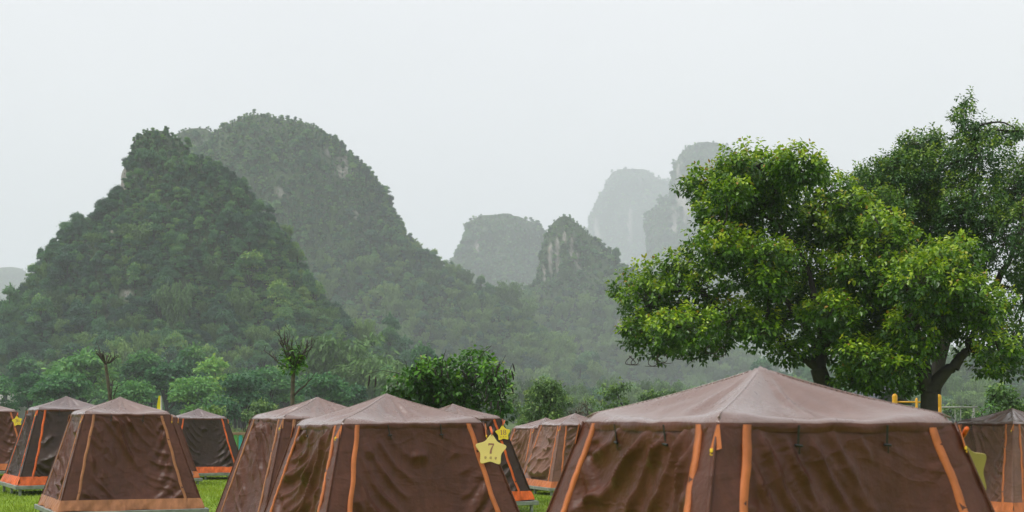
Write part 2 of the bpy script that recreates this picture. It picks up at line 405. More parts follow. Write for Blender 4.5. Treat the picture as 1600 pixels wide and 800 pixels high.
def hill(name, D, levels, patches, inset=(12, 18), depth=0.72, rough=1.0, lean=0.0, rings=64, segs=96):
    """levels: (row, left, right) of the slope as seen from the camp, turned into metres at distance D"""
    lv = np.array(levels, float); k = D / F
    y0, y1 = lv[0, 0] + inset[1], lv[-1, 0]
    ys = y0 + (y1 - y0) * np.linspace(0, 1, rings) ** 1.15
    shift = inset[1] * np.clip((y1 - lv[:, 0]) / (y1 - y0), 0, 1)
    fade = np.clip((y1 - ys) / (y1 - y0) * 3.5, 0, 1)
    xl = np.interp(ys, lv[:, 0] + shift, lv[:, 1]) + np.minimum(inset[0], .3 * np.interp(ys, lv[:, 0] + shift, lv[:, 2] - lv[:, 1])) * fade
    xr = np.interp(ys, lv[:, 0] + shift, lv[:, 2]) - np.minimum(inset[0], .3 * np.interp(ys, lv[:, 0] + shift, lv[:, 2] - lv[:, 1])) * fade
    cx = (xl + xr) / 2; hw = np.maximum((xr - xl) / 2, 4)
    z = HC + (YH - ys) * k; z[-1] = -3
    a = np.linspace(0, 2 * math.pi, segs, endpoint=False)
    X = ((cx[:, None] - 800) + hw[:, None] * np.cos(a)) * k
    dr = hw * k * depth
    Y = D + lean * (z.max() - z)[:, None] * -1 + dr[:, None] * np.sin(a) * 1.0
    Z = np.repeat(z[:, None], segs, 1)
    P = np.stack([X, Y, Z], -1).reshape(-1, 3)
    cen = np.stack([np.repeat(((cx - 800) * k)[:, None], segs, 1), np.full_like(X, D), Z], -1).reshape(-1, 3)
    out = nrm((P - cen) * np.array([1, 1, 0]))
    sc = 1 / (28 * k * 1.6); seed = len(HILL_PTS) * 17.3
    ns = np.array([mnoise.fractal(Vector((p[0] * sc + seed, p[1] * sc, p[2] * sc * 0.6)), 0.9, 2.1, 5) for p in P])
    amp = np.clip((P[:, 2]) / (z.max() * 0.25), 0.2, 1)
    P = P + out * (ns * 14 * k * rough * amp)[:, None]
    top = np.array([[(cx[0] - 800) * k, D, z[0] + 2 * k]])
    i = np.arange(rings - 1)[:, None] * segs; s = np.arange(segs)[None]; s2 = (s + 1) % segs
    q = np.stack([i + s, i + segs + s, i + segs + s2, i + s2], -1).reshape(-1, 4)
    t = np.stack([np.full(segs, rings * segs), np.arange(segs), (np.arange(segs) + 1) % segs], -1)
    V = np.concatenate([P, top])
    px, py = pxof(V)
    rockm = np.zeros(len(V))
    for (qx, qy, rx, ry) in patches:
        nn = np.array([mnoise.noise(Vector((v[0] / (9 * k), v[1] / (9 * k), v[2] / (24 * k)))) for v in V])
        e = ((px - qx) / rx) ** 2 + ((py - qy) / ry) ** 2 + nn * 0.7
        rockm = np.maximum(rockm, np.clip((1.25 - e) * 3, 0, 1))
    rockm[V[:, 1] > D + 2] = 0
    o = MB().add(V, q, t, 0, rockm).build(name, 'hillside', attr='rock'); tag(o, kind='structure')
    # candidate places for trees: the slopes that face the camp, not the bare rock
    A, B_, C_ = V[q[:, 0]], V[q[:, 1]], V[q[:, 2]]; Dq = V[q[:, 3]]
    nor = np.cross(B_ - A, Dq - A); area = np.linalg.norm(nor, axis=1); nor = nrm(nor)
    fc = (A + C_) / 2; view = nrm(np.array([0, 0, HC]) - fc)
    face = (nor * view).sum(1)
    HILL_PTS[name] = dict(q=q, V=V, area=area * (face > -0.25), patches=patches, k=k, D=D, nor=nor)
    return o


def scatter(name, spacing, n_try, r):
    h = HILL_PTS[name]; V, q = h['V'], h['q']; p = h['area'] / h['area'].sum()
    f = r.choice(len(q), n_try, p=p); u, v = r.random((2, n_try, 1))
    c = V[q[f]]
    P = (c[:, 0] * (1 - u) + c[:, 1] * u) * (1 - v) + (c[:, 3] * (1 - u) + c[:, 2] * u) * v
    px, py = pxof(P); keep = np.ones(n_try, bool); th = 4.5 / h['k']
    for (qx, qy, rx, ry) in h['patches']:
        up_ = np.where(py > qy, ry + th * 0.8, ry * 0.9)
        keep &= ((px - qx) / (rx * 1.25)) ** 2 + ((py - qy) / up_) ** 2 > 1
    keep &= P[:, 2] > -1.5
    if h['D'] > 1000: keep &= P[:, 2] < V[:, 2].max() - 4
    P = P[keep]; nz = h['nor'][f][keep][:, 2]
    cell = {}; sel = []
    for i, x in enumerate(P):
        key = tuple((x // spacing).astype(int)); ok = True
        for a in (-1, 0, 1):
            for b_ in (-1, 0, 1):
                for c_ in (-1, 0, 1):
                    for j in cell.get((key[0] + a, key[1] + b_, key[2] + c_), ()):
                        if ((P[j] - x) ** 2).sum() < spacing ** 2: ok = False; break
                    if not ok: break
                if not ok: break
            if not ok: break
        if ok: cell.setdefault(key, []).append(i); sel.append(i)
    return P[sel], nz[sel]


hill('karst_hill_near', 330, [(195, 222, 265), (210, 206, 289), (240, 200, 312), (258, 188, 352), (297, 186, 395), (320, 165, 406), (348, 135, 422), (372, 100, 448),
     (400, 76, 460), (430, 58, 472), (480, 42, 502), (510, 0, 530), (560, -110, 600), (600, -220, 650), (652, -300, 700)],
     [(195, 461, 9, 7), (124, 482, 4, 9), (133, 493, 4.5, 15), (164, 490, 4, 8), (219, 464, 3.5, 10), (166, 536, 6, 8), (174, 364, 2.5, 11), (192, 280, 6, 20)], inset=(7, 11), rough=.75)
hill('karst_hill_behind', 620, [(174, 386, 414), (181, 366, 446), (191, 350, 492), (202, 338, 516), (215, 326, 535), (240, 300, 553), (262, 275, 571), (285, 255, 600), (330, 250, 622), (370, 245, 642),
     (400, 240, 667), (420, 235, 697), (450, 230, 742), (480, 220, 792), (520, 210, 840), (560, 200, 890), (600, 190, 940), (652, 180, 990)],
     [(541, 250, 3.5, 30), (531, 268, 2.5, 18), (512, 236, 2.5, 12), (440, 300, 3, 8), (556, 340, 2.5, 14)], inset=(5, 7), depth=0.6, rough=.8)
hill('karst_hill_shoulder', 680, [(195, 296, 326), (202, 282, 342), (215, 272, 356), (240, 262, 385), (300, 240, 430), (652, 150, 560)], [], inset=(4, 7), rough=.8)
hill('karst_hill_dome', 1400, [(333, 760, 820), (345, 735, 838), (360, 722, 850), (385, 708, 855), (410, 697, 862), (440, 690, 878), (500, 680, 905), (652, 640, 950)],
     [(720, 430, 3, 14), (745, 380, 2.5, 12)], inset=(3, 5), rough=1.5)
hill('karst_hill_tooth', 780, [(332, 874, 892), (343, 860, 913), (370, 852, 938), (400, 845, 966), (430, 838, 1002), (460, 815, 1034), (490, 790, 1066), (530, 745, 1110), (580, 690, 1190), (652, 620, 1270)],
     [(860, 402, 3.5, 24), (871, 395, 2.5, 28), (893, 390, 3, 20), (902, 408, 3, 15), (882, 372, 2.5, 12), (965, 520, 3, 26), (850, 425, 2.5, 14)], inset=(4, 7), depth=0.6)
hill('karst_hill_faint', 2900, [(265, 962, 1010), (280, 945, 1050), (310, 930, 1072), (340, 918, 1085), (400, 903, 1100), (500, 880, 1120), (652, 840, 1180)],
     [(932, 360, 4, 22), (985, 350, 4, 26)], inset=(2, 3), rough=1.5)
hill('karst_hill_tall', 1850, [(222, 1080, 1125), (232, 1065, 1145), (260, 1052, 1165), (300, 1048, 1187), (330, 1025, 1202), (360, 1015, 1218), (400, 1005, 1235), (450, 985, 1265), (550, 930, 1350), (652, 890, 1420)],
     [(1060, 290, 4, 36), (1069, 310, 5, 40), (1080, 335, 5, 26), (1054, 345, 4, 20)], inset=(3, 4), rough=1.6)
hill('karst_hill_far_left', 2300, [(416, 0, 32), (430, -40, 52), (450, -60, 62), (480, -80, 76), (520, -100, 95), (652, -150, 150)], [], inset=(2, 3))
hill('foothill_far_left', 1600, [(438, 35, 66), (470, 0, 95), (520, -60, 130), (652, -150, 200)], [], inset=(2, 4))
hill('foothill_right', 460, [(545, 1480, 1900), (565, 1380, 2000), (590, 1220, 2100), (620, 1080, 2180), (652, 980, 2260)], [], inset=(8, 12), depth=0.3)
hill('foothill_left', 560, [(550, -420, -130), (572, -560, -40), (602, -650, 40), (652, -700, 110)], [], inset=(8, 12), depth=0.4)

# ------------------------------------------------------------------ forest: tree patterns, then one mass of crowns for each hill
protos = []


def broad_proto(i, height, width, nl, lsize, r, lob=11):
    """a forest tree about `height` tall: trunk, limbs, crown of leaf sprays round uneven lobes"""
    L, T = MB(), MB()
    tube(T, [(0, 0, -2.0), (0.1, 0, height * 0.25), (0.15, 0.1, height * 0.6)], [0.22, 0.17, 0.08], 5)
    cs = []
    for j in range(lob):
        a = r.uniform(0, 6.28); t = r.random() ** 0.7; rad = width * 0.34 * (1 - 0.55 * (t - 0.25) ** 2) * r.uniform(0.4, 1.1) * (1 - t * 0.45)
        c = np.array([math.cos(a) * rad, math.sin(a) * rad, height * (0.32 + 0.55 * t)])
        cs.append((c, width * r.uniform(0.15, 0.25)))
        tube(T, [(0.1, 0, height * 0.3), (c * 0.6 + np.array([0, 0, height * 0.15])), c], [0.09, 0.06, 0.03], 4, cap=False)
    for c, rad in cs:
        n = nl // lob; d = rdir(n, r); d[:, 2] = np.abs(d[:, 2]) * 0.85 + d[:, 2] * 0.15
        P = c + d * rad * (r.random((n, 1)) ** 0.4) * np.array([1.05, 1.05, 1.0]) * (1 + .25 * r.normal(size=(n, 1)) * (r.random((n, 1)) < .3))
        D = nrm(d * np.array([1, 1, 0.3]) + rdir(n, r) * 0.6 - np.array([0, 0, 0.35])); U = nrm(rdir(n, r) * 0.9 + np.array([0, 0, 1]))
        sz = lsize * r.uniform(0.55, 1.35, n)
        leaves(L, P, D, U, sz, sz * 0.62, np.clip(r.normal(0.42, 0.09, n) + r.normal(0, 0.09) + 0.10 * d[:, 2], 0, 1), 0.2, 0.2)  # tint rises towards the lobe top
    return L, T


def bamboo_proto(height, nl, r):
    L, T = MB(), MB()
    for j in range(22):
        a = r.uniform(0, 6.28); sp = r.uniform(0.3, 1.0) * height * 0.42; hh = height * r.uniform(0.75, 1.08)
        t = np.linspace(0, 1, 9)[:, None]
        pth = np.concatenate([np.cos(a) * sp * t ** 2.2, np.sin(a) * sp * t ** 2.2, hh * (1.25 * t - 0.33 * t ** 3) - 1.0], 1)
        tube(T, pth, np.linspace(0.05, 0.012, 9), 4, cap=False)
        n = nl // 22; tt = r.uniform(0.28, 1, n); P = np.stack([np.interp(tt, t[:, 0], pth[:, k]) for k in range(3)], 1) + r.normal(0, 0.28, (n, 3))
        D = nrm(rdir(n, r) * 0.8 + np.array([math.cos(a) * 0.5, math.sin(a) * 0.5, -0.7])); sz = r.uniform(0.35, 0.8, n)
        leaves(L, P, D, nrm(rdir(n, r) * 0.6 + np.array([0, 0, 1])), sz, sz * 0.33, np.clip(r.normal(0.5, 0.13, n), 0, 1), 0.15, 0.25)
    return L, T


pr = np.random.default_rng(3)
PC = bpy.data.collections.new('tree_patterns')
PROTO = []
specs = [(7.5, 7.5, 5600, .36), (8.5, 6.0, 5000, .34), (6.0, 7.0, 4800, .34), (9.5, 7.0, 6000, .38), (5.0, 5.5, 3600, .30), (7.0, 5.0, 4200, .33)]
for i, sp in enumerate(specs + ['b', 's']):
    if sp == 'b': L, T = bamboo_proto(9.0, 4600, pr); lm = 'leaf_bamboo'; hh = 9.0
    elif sp == 's': L, T = broad_proto(i, 3.2, 3.4, 2400, .25, pr, 10); lm = 'leaf_forest'; hh = 2.4
    else: L, T = broad_proto(i, *sp, pr, 10 + i % 4); lm = 'leaf_forest'; hh = sp[0]
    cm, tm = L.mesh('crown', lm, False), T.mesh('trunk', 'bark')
    J = MB(); J.v, J.q, J.t, J.a, J.n = list(L.v), list(L.q), list(L.t), list(L.a), L.n; J.qm, J.tm = list(L.qm), list(L.tm)
    for v_, in zip(T.v): pass
    off = J.n
    J.v += T.v; J.a += T.a; J.q += [x + off for x in T.q]; J.t += [x + off for x in T.t]
    J.qm += [np.ones(len(x), int) for x in T.q]; J.tm += [np.ones(len(x), int) for x in T.t]; J.n += T.n
    o = bpy.data.objects.new('pattern_%02d' % i, J.mesh('pattern_%02d' % i, [lm, 'bark'], False)); PC.objects.link(o)
    PROTO.append((cm, tm, hh))


def forest_nodes():
    g = bpy.data.node_groups.new('forest_scatter', 'GeometryNodeTree')
    g.interface.new_socket('Geometry', in_out='INPUT', socket_type='NodeSocketGeometry')
    g.interface.new_socket('Geometry', in_out='OUTPUT', socket_type='NodeSocketGeometry')
    n = g.nodes; gi = n.new('NodeGroupInput'); go = n.new('NodeGroupOutput')
    ip = n.new('GeometryNodeInstanceOnPoints'); ci = n.new('GeometryNodeCollectionInfo')
    ci.inputs['Collection'].default_value = PC; ci.inputs['Separate Children'].default_value = True; ci.inputs['Reset Children'].default_value = True
    def na(nm, ty):
        a = n.new('GeometryNodeInputNamedAttribute'); a.data_type = ty; a.inputs['Name'].default_value = nm; return a.outputs['Attribute']
    cx = n.new('ShaderNodeCombineXYZ'); g.links.new(na('rotz', 'FLOAT'), cx.inputs['Z'])
    er = n.new('FunctionNodeEulerToRotation'); g.links.new(cx.outputs[0], er.inputs[0])
    g.links.new(gi.outputs[0], ip.inputs['Points']); g.links.new(ci.outputs[0], ip.inputs['Instance'])
    ip.inputs['Pick Instance'].default_value = True; g.links.new(na('kind_of_tree', 'INT'), ip.inputs['Instance Index'])
    g.links.new(er.outputs[0], ip.inputs['Rotation']); g.links.new(na('size', 'FLOAT_VECTOR'), ip.inputs['Scale'])
    g.links.new(ip.outputs[0], go.inputs[0]); return g


FOREST_NG = forest_nodes()


def forest(name, P, size, kind, r, label):
    me = bpy.data.meshes.new(name); me.vertices.add(len(P)); me.vertices.foreach_set('co', P.astype(np.float32).ravel())
    for nm, ty, d, f in (('rotz', 'FLOAT', r.uniform(0, 6.28, len(P)), 'value'), ('kind_of_tree', 'INT', kind, 'value')):
        a = me.attributes.new(nm, ty, 'POINT'); a.data.foreach_set(f, d.astype(np.int32 if ty == 'INT' else np.float32))
    a = me.attributes.new('size', 'FLOAT_VECTOR', 'POINT')
    s3 = np.stack([size * r.uniform(.75, 1.25, len(P)), size * r.uniform(.75, 1.25, len(P)), size * r.uniform(.75, 1.4, len(P))], 1)
    a.data.foreach_set('vector', s3.astype(np.float32).ravel())
    me.update(); o = place(name, me); md = o.modifiers.new('trees', 'NODES'); md.node_group = FOREST_NG
    return tag(o, label, 'forest', kind='stuff')


def grow_forest(hn, spacing, n_try, base, label, seed, bamboo=0.08, shrub=0.25, under=True):
    r = np.random.default_rng(seed); P, nz = scatter(hn, spacing, n_try, r); n = len(P)
    top = HILL_PTS[hn]['V'][:, 2].max(); rel = P[:, 2] / top
    kind = r.integers(0, 6, n)
    kind = np.where(r.random(n) < shrub * np.clip(1.3 - nz, 0.2, 1.3) , 7, kind)
    low = r.random(n) < bamboo * np.clip(1.6 - 2.2 * rel, 0, 1) * 2
    kind = np.where(low & (kind != 7), 6, kind)
    kind = np.where((rel > 0.9) & ((r.random(n) < .6) | (rel > .95)), 7, kind)
    size = base * np.clip(np.exp(r.normal(-.15, .32, n)), .4, 1.5) * np.interp(rel, [0, .3, .6, .9, 1], [1.15, .95, .72, .6, .5])
    size = size * np.where((rel < .85) & (r.random(n) < .09), 1.5, 1.0)      # a few taller trees stand out of the cover
    P = P - np.array([0, 0, 1]) * (size * np.where(kind == 7, 0.3, 2.0))[:, None]
    if under:       # low growth that fills the slope between the crowns
        Q, qz = scatter(hn, spacing * .62, int(n_try * 1.4), r); sq = base * r.uniform(.45, 1.0, len(Q)) * np.interp(Q[:, 2] / top, [0, .6, 1], [1, .8, .6]); Q = Q - np.array([0, 0, .5]) * sq[:, None]
        P = np.concatenate([P, Q]); size = np.concatenate([size, sq]); kind = np.concatenate([kind, np.where(r.random(len(Q)) < .85, 7, 4)])
    return forest('forest', P, size, kind, r, label)


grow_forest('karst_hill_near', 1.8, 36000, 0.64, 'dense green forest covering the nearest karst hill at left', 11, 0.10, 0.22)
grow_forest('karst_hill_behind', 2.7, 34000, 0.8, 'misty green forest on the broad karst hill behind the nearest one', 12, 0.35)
grow_forest('karst_hill_shoulder', 3.2, 9000, .8, 'misty forest on the low shoulder between the two big left hills', 24, .2)
grow_forest('karst_hill_dome', 5.0, 12000, 1.5, 'hazy forest on the rounded dome hill in the middle', 13)
grow_forest('karst_hill_tooth', 3.6, 20000, 0.9, 'misty forest round the small tooth shaped karst peak', 14, 0.55)
grow_forest('karst_hill_faint', 9, 7000, 2.6, 'faint forest on the karst peak most lost in cloud', 15)
grow_forest('karst_hill_tall', 6.5, 12000, 2.0, 'hazy forest on the tall karst peak beside the big tree', 16)
grow_forest('karst_hill_far_left', 9, 2500, 1.6, 'pale forest on the far hill at the left edge', 17)
grow_forest('foothill_far_left', 7, 2500, 1.4, 'hazy forest on the lower slope at the left edge', 18)
grow_forest('foothill_right', 3.2, 12000, .85, 'dark forest on the low slope behind the right hand trees', 19, 0.2)
grow_forest('foothill_left', 5.0, 4000, 1.1, 'forest on the low slope beyond the left edge', 20)


# valley wood on the flat between the camp and the hills
def valley_wood(xr, yr, n_try, spacing, base, label, seed, bamboo):
    r = np.random.default_rng(seed); P = []
    for _ in range(n_try):
        p = np.array([0, r.uniform(*yr), 0.0]); p[0] = r.uniform(*xr) * p[1]
        if all((p[0] - o[0]) ** 2 + (p[1] - o[1]) ** 2 > spacing ** 2 for o in P): P.append(p)
    P = np.array(P); P[:, 2] = -0.6; n = len(P)
    kind = r.integers(0, 6, n); kind = np.where(r.random(n) < bamboo, 6, kind); kind = np.where(r.random(n) < .12, 7, kind)
    return forest('forest', P, base * r.uniform(.65, 1.15, n), kind, r, label)


valley_wood((-0.42, -0.06), (185, 290), 900, 4.6, 0.95, 'green wood along the foot of the nearest hill', 31, 0.12)
valley_wood((-0.10, 0.42), (300, 640), 2200, 6.5, 1.05, 'pale misty wood and bamboo on the valley floor in the middle', 32, 0.65)


# ------------------------------------------------------------------ trees with their own crown, grown from a trunk through limbs to lobes
def curve(a, b_, sag, r, n=6):
    t = np.linspace(0, 1, n)[:, None]; d = b_ - a; L = np.linalg.norm(d)
    off = nrm(np.cross(d, r.normal(size=3))) * L * 0.10 * r.uniform(-1, 1) + np.array([0, 0, L * sag])
    off2 = r.normal(0, L * 0.018, (n, 3)); off2[0] = off2[-1] = 0
    return a + d * t + off * np.sin(t * math.pi) + off2


def lobed_tree(name, label, cat, base, trunk, limbs, lobes, mats, leaf, dens, r, twig=0.3, tip_r=0.012, group=None, new_leaf=0.3, per=9, flat=0.75, sprig=None, spray=0.09, crown_name='crown'):
    """trunk: list of (point, radius); limbs: lists of points starting on the trunk; lobes: (centre, rx, rz)"""
    root = empty(name, tuple(base), 0, label, cat, group); base = np.asarray(base)
    T = MB(); nodes = []; par = []; rads = []
    tp = np.array([p for p, _ in trunk]); tr = np.array([x for _, x in trunk])
    n = max(8, 4 * len(tp)); tt = np.linspace(0, len(tp) - 1, n)
    tube(T, np.stack([np.interp(tt, range(len(tp)), tp[:, k]) for k in range(3)], 1) - base, np.interp(tt, range(len(tp)), tr), 10)
    nodes = [tp[-1]]; par = [-1]; fixed = {0: tr[-1]}
    for lb in limbs:
        pr_ = 0
        if len(lb[0]) == 2: s0, rr0 = lb[0]
        for (p, rr_) in lb:
            nodes.append(np.asarray(p)); par.append(pr_); fixed[len(nodes) - 1] = rr_; pr_ = len(nodes) - 1
    todo = list(range(len(lobes))); idx = {}
    while todo:
        best = None
        arr = np.array(nodes)
        for j in todo:
            c = lobes[j][0]; d = np.linalg.norm(arr - c, axis=1) + 0.25 * np.maximum(arr[:, 2] - c[2], 0)
            k = int(d.argmin())
            if best is None or d[k] < best[0]: best = (d[k], j, k)
        _, j, k = best; nodes.append(np.asarray(lobes[j][0])); par.append(k); idx[j] = len(nodes) - 1; todo.remove(j)
    cnt = np.ones(len(nodes))
    for i in range(len(nodes) - 1, 0, -1): cnt[par[i]] += cnt[i]
    for i in range(1, len(nodes)):
        r1 = fixed.get(i, tip_r * math.sqrt(cnt[i]) * 1.25); p_ = par[i]; r0 = fixed.get(p_, tip_r * math.sqrt(cnt[p_]) * 1.25)
        r0 = min(r0, r1 * 1.7)
        c = curve(nodes[p_] - base, nodes[i] - base, 0.10, r, 7); tube(T, c, np.linspace(r0, r1 * 0.9, 7), 7, cap=False)
    C = MB(); TW = MB()
    for (c, rx, rz) in lobes:
        n = int(dens * rx * rx * 12); d = rdir(n, r)
        rad = 0.35 + 0.80 * r.random((n, 1)) ** 0.6
        Pn = c + d * rad * np.array([rx, rx, rz]) + r.normal(0, rx * .06, (n, 3))
        ax_ = nrm(d * np.array([1, 1, 0.5]) + np.array([0, 0, 0.45]) + r.normal(0, .3, (n, 3)))
        u = nrm(np.cross(ax_, r.normal(size=(n, 3)))); w_ = np.cross(ax_, u)
        sun_up = np.clip(d[:, 2] * .5 + .5, 0, 1)
        tone = np.clip(r.normal(0.36, 0.08, n) + .10 * d[:, 2], 0.03, 0.8)  # leaf colour gets lighter towards the top of each lobe
        young = (r.random(n) < new_leaf * 1.9 * np.clip(d[:, 2] * .9 + .25, 0, 1) * np.clip((rad[:, 0] - .5) * 2.2, 0, 1))
        ln, lw = leaf
        for k in range(per):
            ang = k * 2.4 + r.uniform(-.4, .4, n); t = k / per
            rad_d = np.cos(ang)[:, None] * u + np.sin(ang)[:, None] * w_
            sp = spray * (0.3 + 0.7 * t)
            D = nrm(rad_d * (1.05 - 0.6 * t) + ax_ * (0.1 + 0.7 * t) + np.array([0, 0, -0.42]) * flat + r.normal(0, .22, (n, 3)))
            Pk = Pn - base + ax_ * (spray * 1.4 * t - spray * .6)[..., None] if False else Pn - base + ax_ * (spray * 1.6 * (t - .4)) + rad_d * 0.018
            U = nrm(np.array([0, 0, 1.0]) + r.normal(0, .35, (n, 3)))
            tint = np.where(young, tone + 0.13 + 0.27 * t, tone - 0.04 + .12 * t) + r.normal(0, .05, n)
            tint = np.where(young & (t > .75) & (r.random(n) < .10), 0.97, np.clip(tint, 0, .9))
            s_ = ln * r.uniform(.7, 1.2, n) * (1 - .3 * t)
            leaves(C, Pk, D, U, s_, s_ * (lw / ln), tint, 0.22, 0.22)
        m_ = min(n, int(n * twig))
        for i in range(m_):
            st = c + (Pn[i] - c) * r.uniform(0, .35)
            cc = curve(st - base, Pn[i] - base, 0.05, r, 4); tube(TW, cc, np.linspace(.008, .0035, 4), 3, cap=False)
    tk = T.build('trunk', mats[0], root)
    if TW.n: tag(TW.build('twigs', 'twig', root), kind='stuff')
    cr = C.build(crown_name, mats[1], root, False); tag(cr, kind='stuff')
    return root


def px_lobes(L, d, r, spread, back=0):
    """lobes given by where they stand in the view, at their own depths round distance d"""
    out = []
    for (x, y, rx, ry) in L:
        dd = d + r.uniform(-spread, spread); p = at(x, y, dd); out.append((p, rx * dd / F, ry * dd / F))
    if back:
        for (x, y, rx, ry) in L[::back]:
            dd = d + r.uniform(.5, 1.2) * spread; p = at(x + r.uniform(-25, 25), y + r.uniform(-20, 20), dd); out.append((p, rx * dd / F, ry * dd / F))
        for (x, y, rx, ry) in L[1::back]:
            dd = d - r.uniform(.4, 1.0) * spread; p = at(x + r.uniform(-20, 20), y + r.uniform(-15, 15), dd); out.append((p, .8 * rx * dd / F, .8 * ry * dd / F))
    return out


tr_ = np.random.default_rng(21)
dA = 26.0
LA = [(1016, 472, 46, 40), (1034, 530, 40, 32), (1085, 452, 58, 44), (1072, 515, 48, 38), (1138, 505, 46, 40), (1108, 288, 48, 28), (1178, 262, 56, 34), (1245, 262, 46, 34),
      (1298, 300, 40, 28), (1132, 335, 50, 32), (1112, 385, 44, 36), (1190, 335, 56, 42), (1262, 345, 56, 40), (1178, 410, 64, 42), (1262, 425, 60, 42), (1335, 365, 55, 36),
      (1342, 425, 56, 42), (1390, 408, 44, 38), (1226, 502, 44, 40), (1292, 505, 52, 40), (1236, 550, 34, 22), (1350, 490, 56, 42), (1398, 470, 46, 42), (1345, 560, 44, 36),
      (1330, 592, 30, 20), (1390, 552, 44, 34), (1060, 418, 36, 26), (996, 518, 24, 28), (1205, 455, 40, 32), (1190, 515, 34, 30), (1285, 465, 44, 34), (1360, 590, 40, 26), (1320, 545, 40, 30), (1215, 300, 44, 34), (1150, 300, 40, 30), (1335, 322, 34, 24), (1375, 360, 40, 30), (1420, 430, 44, 36)]
tA = [(at(1292, 671, dA) * [1, 1, 0] + [0, 0, -0.2], .21), (at(1292, 640, dA), .18), (at(1288, 605, dA), .16), (at(1278, 575, dA), .145)]
limA = [[(at(1284, 520, dA), .085), (at(1270, 450, dA + .2), .055), (at(1225, 360, dA + .4), .035)],
        [(at(1245, 558, dA - .1), .06), (at(1190, 520, dA + .1), .038), (at(1120, 480, dA + .1), .026)],
        [(at(1310, 505, dA + .5), .07), (at(1360, 470, dA + .9), .04)],
        [(at(1250, 500, dA + .6), .055), (at(1180, 450, dA + .9), .035)]]
lobed_tree('broadleaf_tree', 'big spreading tree with glossy bright green leaves behind the nearest tent', 'tree', tA[0][0], tA, limA, px_lobes(LA, dA, tr_, 1.5, 3),
           ('bark', 'leaf_glossy'), (.105, .062), 36, tr_, .2, new_leaf=.85, group='large trees at the right')
dB = 24.5
LB = [(1438, 442, 56, 40), (1498, 462, 52, 38), (1428, 515, 46, 34), (1522, 522, 46, 38), (1560, 548, 34, 28), (1470, 500, 44, 32), (1545, 575, 26, 16), (1405, 575, 36, 26), (1480, 415, 46, 30), (1545, 480, 40, 34), (1415, 600, 26, 16), (1440, 545, 30, 22)]
tB = [(at(1452, 675, dB) * [1, 1, 0] + [0, 0, -0.2], .18), (at(1452, 640, dB), .15), (at(1452, 612, dB), .145)]
limB = [[(at(1432, 570, dB), .09), (at(1420, 520, dB), .065), (at(1428, 470, dB + .3), .04)],
        [(at(1490, 575, dB), .10), (at(1512, 548, dB), .075), (at(1535, 500, dB + .2), .04)],
        [(at(1448, 560, dB + .3), .07), (at(1468, 520, dB + .4), .05)]]
lobed_tree('broadleaf_tree', 'forked tree beside the yellow posts, bright leaves low over its dark limbs', 'tree', tB[0][0], tB, limB, px_lobes(LB, dB, tr_, 1.1, 4),
           ('bark', 'leaf_glossy'), (.105, .062), 36, tr_, .2, new_leaf=.85, group='large trees at the right')
dC = 31.0
LC = [(1415, 325, 56, 50), (1468, 268, 52, 44), (1530, 250, 52, 42), (1592, 290, 56, 50), (1500, 330, 70, 50), (1572, 375, 60, 50), (1428, 395, 52, 42), (1490, 410, 60, 44), (1600, 455, 40, 46),
      (1442, 228, 34, 24), (1512, 195, 26, 30), (1560, 212, 28, 16), (1395, 275, 26, 22), (1585, 530, 36, 40), (1640, 340, 70, 60), (1640, 430, 60, 60), (1350, 345, 34, 26), (1650, 260, 50, 40), (1512, 160, 12, 20), (1590, 205, 14, 14), (1375, 300, 30, 28), (1362, 335, 36, 28), (1400, 250, 22, 18), (1372, 272, 30, 26), (1345, 305, 34, 28), (1385, 330, 44, 34), (1420, 275, 40, 34)]
tC = [(at(1456, 668, dC) * [1, 1, 0] + [0, 0, -0.2], .17), (at(1457, 630, dC), .15), (at(1466, 570, dC), .14), (at(1482, 510, dC), .13)]
limC = [[(at(1490, 450, dC), .09), (at(1470, 350, dC), .05)], [(at(1550, 450, dC), .08), (at(1580, 400, dC), .06), (at(1600, 340, dC), .04)], [(at(1510, 430, dC + .5), .07), (at(1520, 320, dC + .6), .04), (at(1512, 220, dC + .4), .03)]]
lobed_tree('tall_tree', 'tall dark green tree with fine leaves and loose top shoots at right edge', 'tree', tC[0][0], tC, limC, px_lobes(LC, dC, tr_, 1.6, 3),
           ('bark', 'leaf_dark'), (.10, .05), 33, tr_, .25, group='large trees at the right', new_leaf=.5, per=11, spray=.13, flat=.5)

# bush with black pods behind the number 7 tent
dP = 28.0
LP = [(625, 608, 26, 20), (655, 590, 30, 24), (690, 585, 34, 30), (735, 572, 34, 26), (765, 590, 26, 24), (700, 620, 36, 28), (745, 615, 34, 26), (782, 622, 22, 22), (655, 622, 30, 22), (780, 650, 16, 12), (720, 645, 40, 18)]
tP = [(at(715, 674, dP) * [1, 1, 0] + [0, 0, -.15], .06), (at(713, 640, dP), .05)]
bush = lobed_tree('podded_bush', 'bushy tree with bright leaves and black hanging pods behind the number 7 tent', 'bush', tP[0][0], tP,
                  [[(at(690, 610, dP), .03)], [(at(740, 600, dP), .03)]], px_lobes(LP, dP, tr_, .5, 4), ('bark', 'leaf_bush'), (.13, .075), 25, tr_, .5, tip_r=.007, per=7, new_leaf=.4)
pod = MB(); tube(pod, [(0, 0, 0), (.004, 0, -.02), (.006, .003, -.10), (.002, 0, -.19), (0, 0, -.22)], [.004, .014, .02, .014, .003], 6)
podm = pod.mesh('seed_pod', 'dead_pod')
pb = np.array(tP[0][0])
